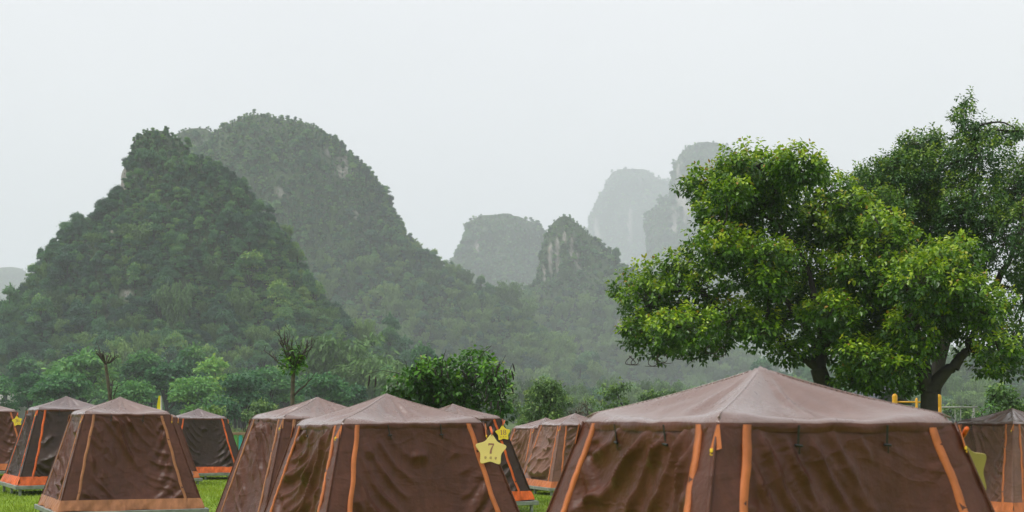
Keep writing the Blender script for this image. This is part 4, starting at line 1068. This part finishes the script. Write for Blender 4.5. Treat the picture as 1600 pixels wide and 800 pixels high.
# ------------------------------------------------------------------ star number boards
def star_outline(R_, r_, n=9, rnd=.34):
    pts = []
    for k in range(10):
        a = math.pi / 2 + k * math.pi / 5; rr = R_ if k % 2 == 0 else r_; pts.append(np.array([math.cos(a) * rr, math.sin(a) * rr]))
    out = []
    for k in range(10):
        p0, p1, p2 = pts[k - 1], pts[k], pts[(k + 1) % 10]; f = rnd if k % 2 == 0 else .22
        a, b_ = p1 + (p0 - p1) * f, p1 + (p2 - p1) * f
        for t in np.linspace(0, 1, n): out.append((1 - t) ** 2 * a + 2 * t * (1 - t) * p1 + t * t * b_)
    return np.array(out)


def star_meshes():
    o = star_outline(.160, .098); n = len(o); res = []
    mb = MB(); bev = .003; D_ = .005
    rings = [np.c_[o[:, 0] * .98, np.full(n, -D_), o[:, 1] * .98], np.c_[o[:, 0], np.full(n, -D_ + bev), o[:, 1]], np.c_[o[:, 0], np.full(n, D_ - bev), o[:, 1]], np.c_[o[:, 0] * .98, np.full(n, D_), o[:, 1] * .98]]
    V = np.concatenate(rings + [[[0, -D_, 0]], [[0, D_, 0]]]); k = np.arange(n); k2 = (k + 1) % n
    q = np.concatenate([np.stack([j * n + k, j * n + k2, (j + 1) * n + k2, (j + 1) * n + k], -1) for j in range(3)])
    mb.add(V, q, np.stack([k2, k, np.full(n, 4 * n)], -1), 0); mb.add(V, None, np.stack([3 * n + k, 3 * n + k2, np.full(n, 4 * n + 1)], -1), 1)
    return mb


STAR = star_meshes()


def stroke(mb, pts, wd):
    """flat brush stroke in the board's plane, thickness 1.5 mm proud of the face"""
    p = np.array(pts, float); w_ = np.broadcast_to(np.asarray(wd, float), (len(p),)); d = nrm(np.gradient(p, axis=0)); nn = np.c_[-d[:, 1], d[:, 0]]
    a, b_ = p + nn * w_[:, None] / 2, p - nn * w_[:, None] / 2; n = len(p)
    V = np.concatenate([np.c_[a[:, 0], np.full(n, -.0068), a[:, 1]], np.c_[b_[:, 0], np.full(n, -.0068), b_[:, 1]], np.c_[a[:, 0], np.full(n, -.0052), a[:, 1]], np.c_[b_[:, 0], np.full(n, -.0052), b_[:, 1]]])
    i = np.arange(n - 1); q = np.concatenate([np.stack([i, n + i, n + i + 1, i + 1], -1), np.stack([i, i + 1, 2 * n + i + 1, 2 * n + i], -1), np.stack([n + i + 1, n + i, 3 * n + i, 3 * n + i + 1], -1)])
    mb.add(V, q); return mb


def arc(cx, cy, rx, ry, a0, a1, n=14):
    t = np.radians(np.linspace(a0, a1, n)); return np.c_[cx + rx * np.cos(t), cy + ry * np.sin(t)]


def digit(mb, ch, x, y, h):
    """serif numerals drawn with thick and thin strokes; (x, y) centre, h height"""
    s = h / 2; w_ = h * .16; thin = h * .07
    T = lambda a: np.array(a, float) * s + [x, y]
    if ch == '7':
        stroke(mb, T([(-.52, .88), (0, .88), (.55, .88)]), w_ * .9); stroke(mb, T([(-.50, .98), (-.50, .75), (-.47, .55)]), thin)
        c = T([(.52, .86), (.30, .45), (.10, 0), (-.02, -.5), (-.05, -1)]); stroke(mb, c, [thin, thin * 1.4, w_ * .9, w_ * 1.15, w_ * 1.2])
    elif ch == '1':
        stroke(mb, T([(.02, 1), (.02, 0), (.02, -.95)]), w_); stroke(mb, T([(-.34, .62), (-.12, .78), (.0, .96)]), thin); stroke(mb, T([(-.34, -.96), (.02, -.96), (.38, -.96)]), thin * 1.2)
    elif ch == '8':
        a = arc(0, .48, .40, .46, 0, 360, 22) * s + [x, y]; stroke(mb, a, thin + (w_ * .8 - thin) * np.abs(np.cos(np.linspace(0, 2 * math.pi, 22))))
        a = arc(0, -.48, .50, .50, 0, 360, 22) * s + [x, y]; stroke(mb, a, thin + (w_ - thin) * np.abs(np.cos(np.linspace(0, 2 * math.pi, 22))))
    elif ch == '3':
        stroke(mb, arc(-.02, .5, .42, .46, 150, -90, 16) * s + [x, y], np.interp(np.linspace(0, 1, 16), [0, .6, 1], [thin * 1.4, w_, thin]))
        stroke(mb, arc(-.02, -.48, .50, .50, 90, -150, 16) * s + [x, y], np.interp(np.linspace(0, 1, 16), [0, .5, 1], [thin, w_ * 1.1, thin * 1.6]))
    elif ch == '6':
        stroke(mb, arc(0, -.42, .48, .54, 0, 360, 22) * s + [x, y], thin + (w_ - thin) * np.abs(np.cos(np.linspace(0, 2 * math.pi, 22))))
        stroke(mb, T([(-.47, -.42), (-.42, .2), (-.15, .72), (.34, .98)]), [w_, w_ * .95, w_ * .7, thin])


GLYPHS = [[((-.8, .5), (-.3, .95)), ((-.6, .3), (-.6, -.9)), ((-.2, .6), (.8, .6)), ((.3, .95), (.3, -.9)), ((-.2, 0), (.85, 0)), ((-.1, -.6), (.75, -.75))],
          [((-.8, .7), (-.5, .5)), ((-.85, .1), (-.5, 0)), ((-.8, -.8), (-.4, -.1)), ((-.2, .8), (.8, .8)), ((-.2, .35), (.8, .35)), ((.3, .8), (.3, -.2)), ((-.1, -.85), (.8, -.3)), ((0, -.3), (.8, -.9))],
          [((-.5, .9), (-.8, .4)), ((.4, .9), (.8, .4)), ((0, .6), (-.7, -.1)), ((0, .6), (.75, -.1)), ((-.4, -.3), (-.4, -.9)), ((.4, -.3), (.4, -.9)), ((-.4, -.3), (.4, -.3)), ((-.4, -.9), (.4, -.9))]]


def star_board(num, centre, rot, label, paint, cord_top, scale=1.0, front=True):
    root = empty('star_sign', tuple(centre), 0, label, 'sign', 'star number boards'); root.rotation_euler = rot; root.scale = (scale,) * 3
    STAR.build('board', [paint, 'board_back_shade'], root, False)
    if num:
        dm = MB(); gap = .062
        for i, ch in enumerate(num): digit(dm, ch, (i - (len(num) - 1) / 2) * gap, .018, .092)
        dm.build('number', 'number_paint', root, False)
        for gi, gl in enumerate(GLYPHS):
            gm = MB()
            for a, b_ in gl: stroke(gm, np.array([a, np.mean([a, b_], 0), b_]) * .0115 + [(gi - 1) * .047, -.066], .003)
            gm.build('lettering', 'number_paint', root, False)
    cd = MB(); M = root.matrix_basis.inverted()
    bpy.context.view_layer.update(); M = root.matrix_world.inverted()
    lt = np.array(M @ Vector(cord_top)); tp = np.array([0, -.007, .135])
    tube(cd, [tp, tp + [0.004, -.002, .02], (tp + lt) / 2 + [.006, 0, .0], lt], [.005, .009, .011, .012], 6)
    cd.build('cord', 'webbing_bright', root)
    return root


def corner_w(key, z=TH - .06, out=.03, which=(1, -1)):
    t = [q for q in TD if q[0] == key][0]; h = half(z) + out; x, y = which[0] * h, which[1] * h; c, s = math.cos(t[4]), math.sin(t[4])
    return np.array([t[1] + c * x - s * y, t[2] + s * x + c * y, t[3] + z])


def star_at(num, key, px, py, rot, label, paint, scale=1.0, back=0.0, cz=TH - .06):
    cw = corner_w(key); d = cw[1] - .16 + back; return star_board(num, at(px, py, d), rot, label, paint, cw + np.array([0, -.02, 0]), scale)


star_at('7', 'seven', 767, 704, (R(-4), R(3), R(6)), 'pale yellow star board numbered 7 hanging from the middle tent corner', 'board_yellow', .98)
star_at('18', 'eighteen', 786, 677, (R(-4), R(-4), R(8)), 'small yellow star board numbered 18 hanging behind the number 7 board', 'board_yellow_bright', .98)
star_at('36', 'star36', 27, 658, (R(-4), R(-8), R(10)), 'bright yellow star board numbered 36 hanging at the left edge', 'board_yellow_bright', .90)
star_at('', 'near', 1512, 735, (R(6), R(12), R(180 + 28)), 'star board seen from its back, darkened to look shaded, half hidden behind the nearest tent corner', 'board_yellow', 1.0, .34)

# ------------------------------------------------------------------ small things beyond the tents
fl = empty('feather_flag', (at(250, 650, 27)[0], 27.0, float(gz(at(250, 650, 27)[0], 27))), 0, 'small yellow and white feather flag on a pole behind the tan skirted tent', 'flag')
mb = MB(); tube(mb, [(.055, 0, 0), (.055, 0, 1.0), (.05, 0, 1.75), (.028, 0, 2.02)], [.012, .011, .009, .005], 6); mb.build('pole', 'grey_pipe', fl)
t = np.linspace(0, 1, 16); zz = 1.05 + t * .98 - 0.0; lw = -.055 * np.sin(np.clip(t * 1.15, 0, 1) * math.pi * .5) * np.where(t > .8, (1 - t) / .2 * .8 + .2, 1) - .03
rowsf = [np.stack([.05 - .03 * t + lw * f, .012 * np.sin(t * 9 + f * 2) - .004, zz], -1) for f in np.linspace(0, 1, 6)]
Pf = np.array(rowsf); MBf = MB().add(Pf[1:], grid_faces(5, 16)); MBf.build('flag_cloth', 'flag_yellow', fl); MB().add(Pf[:2], grid_faces(2, 16)).build('flag_sleeve', 'flag_white', fl)

# picket fence
dF = 50.0; fx0, fx1 = at(325, 650, dF)[0], at(450, 650, dF)[0]; fg = float(gz((fx0 + fx1) / 2, dF))
fe = empty('picket_fence', ((fx0 + fx1) / 2, dF, fg), 0, 'low fence of teal, yellow and green pickets with a brown rail', 'fence')
Lf = fx1 - fx0
for zr in (1.08 - fg + .0, .55):
    mb = MB(); box(mb, (0, -.03, zr), (Lf, .04, .09), 0, .008); mb.build('rail', 'fence_rail', fe, False)
mb = MB(); box(mb, (0, 0, .62), (.13, .022, 1.24), 0, .004); mb.add([(-.065, -.011, 1.24), (.065, -.011, 1.24), (0, -.011, 1.33), (-.065, .011, 1.24), (.065, .011, 1.24), (0, .011, 1.33)], [(0, 3, 5, 2), (1, 2, 5, 4)], [(0, 2, 1), (3, 4, 5)])
PICK = mb.mesh('picket', 'picket_teal', False)
for i in range(16):
    slot(place('picket', PICK, fe, (-Lf / 2 + .09 + i * Lf / 16, 0, -.05)), ('picket_teal', 'picket_yellow', 'picket_green')[i % 3])

# yellow play frame
dY = 30.0; bx = at(1432, 650, dY); pf = empty('play_frame', (bx[0], dY, float(gz(bx[0], dY))), 0, 'yellow play frame posts and rail behind the forked tree trunk', 'play frame')
pz = pf.location.z
for px_, tp_ in ((1398, 615), (1467, 616)):
    mb = MB(); x = at(px_, 650, dY)[0] - bx[0]; zt = HC + (YH - tp_) * dY / F - pz
    tube(mb, [(x, 0, -.05), (x, 0, zt - .06), (x, 0, zt - .025), (x, 0, zt)], [.055, .055, .045, .012], 12); mb.build('post', 'play_yellow', pf)
mb = MB(); z = HC + (YH - 628) * dY / F - pz; tube(mb, [(at(1398, 0, dY)[0] - bx[0], 0, z), (at(1467, 0, dY)[0] - bx[0], 0, z - .01)], .018, 8); mb.build('rail', 'play_yellow', pf)
mb = MB(); x = at(1432, 0, dY)[0] - bx[0]; tube(mb, [(x, -.0, -.05), (x, 0, z + .06), (x, 0, z + .085)], [.028, .028, .01], 10); mb.build('baluster', 'play_yellow', pf)
mb = MB(); tube(mb, [(at(1467, 0, dY)[0] - bx[0], -.05, z - .12), (at(1460, 0, dY)[0] - bx[0], -.05, z - .45)], .035, 8); mb.build('brace', 'play_yellow', pf)

# grey swing frame
dS = 46.0; bx = at(1500, 650, dS); sw = empty('swing_frame', (bx[0], dS, float(gz(bx[0], dS))), 0, 'pale pipe swing frame beyond the tent at the right edge', 'swing frame'); sz_ = sw.location.z
zt = HC + (YH - 636.5) * dS / F - sz_; xs = [at(q, 0, dS)[0] - bx[0] for q in (1470, 1492, 1497, 1521, 1531)]
mb = MB(); tube(mb, [(xs[0], 0, zt), (xs[4], 0, zt)], .03, 8); mb.build('top_pipe', 'grey_pipe', sw)
for x, lean in ((xs[0], -.3), (xs[3], .3)):
    for s in (-1, 1): mb = MB(); tube(mb, [(x, 0, zt), (x, s * .7, -.05)], .026, 8); mb.build('leg', 'grey_pipe', sw)
for x in (xs[1], xs[2] + .08): mb = MB(); tube(mb, [(x, 0, zt), (x + .03, 0, .5)], .012, 5); mb.build('rope', 'grey_pipe', sw)
mb = MB(); box(mb, ((xs[1] + xs[2]) / 2 + .06, 0, .49), (.5, .2, .03), 0, .006); mb.build('seat', 'fence_rail', sw, False)

# hut with a dark roof
dH = 62.0; bx = at(1368, 650, dH); hut = empty('hut', (bx[0], dH, -.35), R(30), 'small hut with a dark sloping roof behind the big tree', 'hut')
mb = MB(); box(mb, (0, 0, 1.1), (1.7, 1.6, 2.4), 0, .01); mb.build('wall', 'hut_wall', hut, False)
zr, ze = 3.25, 2.55
for s in (-1, 1):
    for r_i in range(6):
        f0, f1 = r_i / 6, (r_i + 1) / 6; x0, x1 = s * (.0 + 1.15 * f0), s * (1.15 * f1 + .03); z0_, z1_ = zr - (zr - ze) * f0, zr - (zr - ze) * f1
        mb = MB(); mb.add([(x0, -1, z0_ + .02), (x1, -1, z1_ + .035), (x1, 1, z1_ + .035), (x0, 1, z0_ + .02), (x0, -1, z0_ - .03), (x1, -1, z1_ - .015), (x1, 1, z1_ - .015), (x0, 1, z0_ - .03)],
                          [(0, 1, 2, 3), (7, 6, 5, 4), (0, 4, 5, 1), (1, 5, 6, 2), (2, 6, 7, 3), (3, 7, 4, 0)]); mb.build('roof_course', 'roof_tile', hut, False)
mb = MB(); tube(mb, [(0, -1.02, zr + .03), (0, 1.02, zr + .03)], .07, 8); mb.build('ridge_cap', 'roof_tile', hut)
for y in (-.81, .81):
    mb = MB(); mb.add([(-.85, y, 2.3), (.85, y, 2.3), (0, y, 3.2), (-.85, y * .97, 2.3), (.85, y * .97, 2.3), (0, y * .97, 3.2)], [(0, 3, 5, 2), (1, 2, 5, 4)], [(0, 1, 2), (3, 5, 4)]); mb.build('gable', 'hut_wall', hut, False)
mb = MB(); box(mb, (.1, -.805, .95), (.7, .04, 1.9), 0, .01); mb.build('door', 'fence_rail', hut, False)

# white house among the trees far left
dW = 185.0; bx = at(16, 650, dW); hs_ = empty('white_house', (bx[0], dW, -.2), R(-8), 'tiny white house glimpsed among trees at the left edge', 'house')
mb = MB(); box(mb, (0, 0, 2.8), (2.4, 5, 5.0), 0, .03); mb.build('wall', 'house_wall', hs_, False)
mb = MB(); mb.add([(-1.6, -2.8, 5.65), (1.6, -2.8, 5.65), (1.6, 2.8, 5.65), (-1.6, 2.8, 5.65), (0, -2.8, 6.5), (0, 2.8, 6.5)], [(0, 3, 5, 4), (1, 4, 5, 2), (0, 1, 2, 3)], [(0, 4, 1), (3, 2, 5)]); mb.build('roof', 'roof_tile', hs_, False)
for x in (-.65, .65):
    for z in (1.6, 4.3):
        mb = MB(); box(mb, (x, -2.51, z), (.75, .08, 1.1), 0, .01); wn = mb.build('window', 'house_wall', hs_, False); mb = MB(); box(mb, (x, -2.545, z), (.6, .04, .95), 0, 0); mb.build('pane', 'dark_glass', wn, False)

# ------------------------------------------------------------------ grass and weeds
r = np.random.default_rng(77); n = 230000
X = r.uniform(-15, 11, n); Y = 15 + (48 - 15) * r.random(n) ** .8; Z = gz(X, Y)
h = r.uniform(.025, .06, n) * (1 + .5 * np.sin(X * .9) * np.sin(Y * .7)); a = r.uniform(0, 6.28, n); wd = r.uniform(.006, .012, n)
b0 = np.stack([X - np.cos(a) * wd, Y - np.sin(a) * wd, Z - .004], -1); b1 = np.stack([X + np.cos(a) * wd, Y + np.sin(a) * wd, Z - .004], -1)
tp = np.stack([X + r.normal(0, .018, n), Y + r.normal(0, .018, n), Z + h], -1)
V = np.stack([b0, b1, tp], 1).reshape(-1, 3); T3 = np.arange(n)[:, None] * 3 + np.arange(3)
patch = .5 + .22 * np.sin(X * .5 + 1) * np.sin(Y * .35)
tag(MB().add(V, None, T3, 0, np.repeat(np.clip(patch + r.normal(0, .16, n), 0, 1), 3)).build('lawn_grass', 'grass_blade', None, False), 'short bright green lawn grass between the tents', 'grass', kind='stuff')

n = 52000
Y = 51 + 75 * r.random(n) ** 1.4; X = (r.uniform(-.40, .40, n)) * Y; Z = gz(X, Y)
keep = ~((np.abs(Y - 62) < 2) & (np.abs(X - at(1372, 0, 62)[0]) < 1.8)); X, Y, Z = X[keep], Y[keep], Z[keep]; n = len(X)
cl = np.array([mnoise.noise(Vector((x * .16, y * .12, 3))) for x, y in zip(X, Y)])
h = np.clip(r.uniform(.35, .8, n) * (1 + 1.1 * cl), .15, 1.7); D = nrm(np.stack([r.normal(0, .35, n), r.normal(0, .35, n), np.ones(n)], -1))
C = MB(); leaves(C, np.stack([X, Y, Z - .03], -1), D, nrm(r.normal(0, 1, (n, 3))), h, h * .09 + .01, np.clip(.45 + .5 * cl + r.normal(0, .18, n), 0, 1), .1, .25)
m2 = 30000; i = r.integers(0, n, m2); P2 = np.stack([X[i], Y[i], Z[i]], -1) + np.c_[r.normal(0, .2, (m2, 2)), h[i] * r.uniform(.2, .9, m2)]
s2 = r.uniform(.08, .22, m2); leaves(C, P2, nrm(rdir(m2, r) + [0, 0, -.1]), nrm(r.normal(0, .5, (m2, 3)) + [0, 0, 1]), s2, s2 * .5, np.clip(.35 + .3 * cl[i] + r.normal(0, .18, m2), 0, 1), .2, .2)
tag(C.build('meadow_weeds', 'weed', None, False), 'tall yellow green weeds in the meadow behind the tents', 'weeds', kind='stuff')

# ------------------------------------------------------------------ the misty air
m, nt, b, out = new_mat('mist'); nt.nodes.remove(b)
pv = N(nt, 'ShaderNodeVolumePrincipled'); pv.inputs['Color'].default_value = (.905, .945, 1.0, 1); pv.inputs['Density'].default_value = HAZE; pv.inputs['Anisotropy'].default_value = 0.0
nt.links.new(pv.outputs[0], out.inputs['Volume'])
mb = MB(); box(mb, (0, 0, 264), (10000, 10000, 540)); hz = mb.build('haze', 'mist', None, False); tag(hz, 'pale even mist filling the valley', 'haze', kind='stuff')
hz['kind'] = 'stuff'
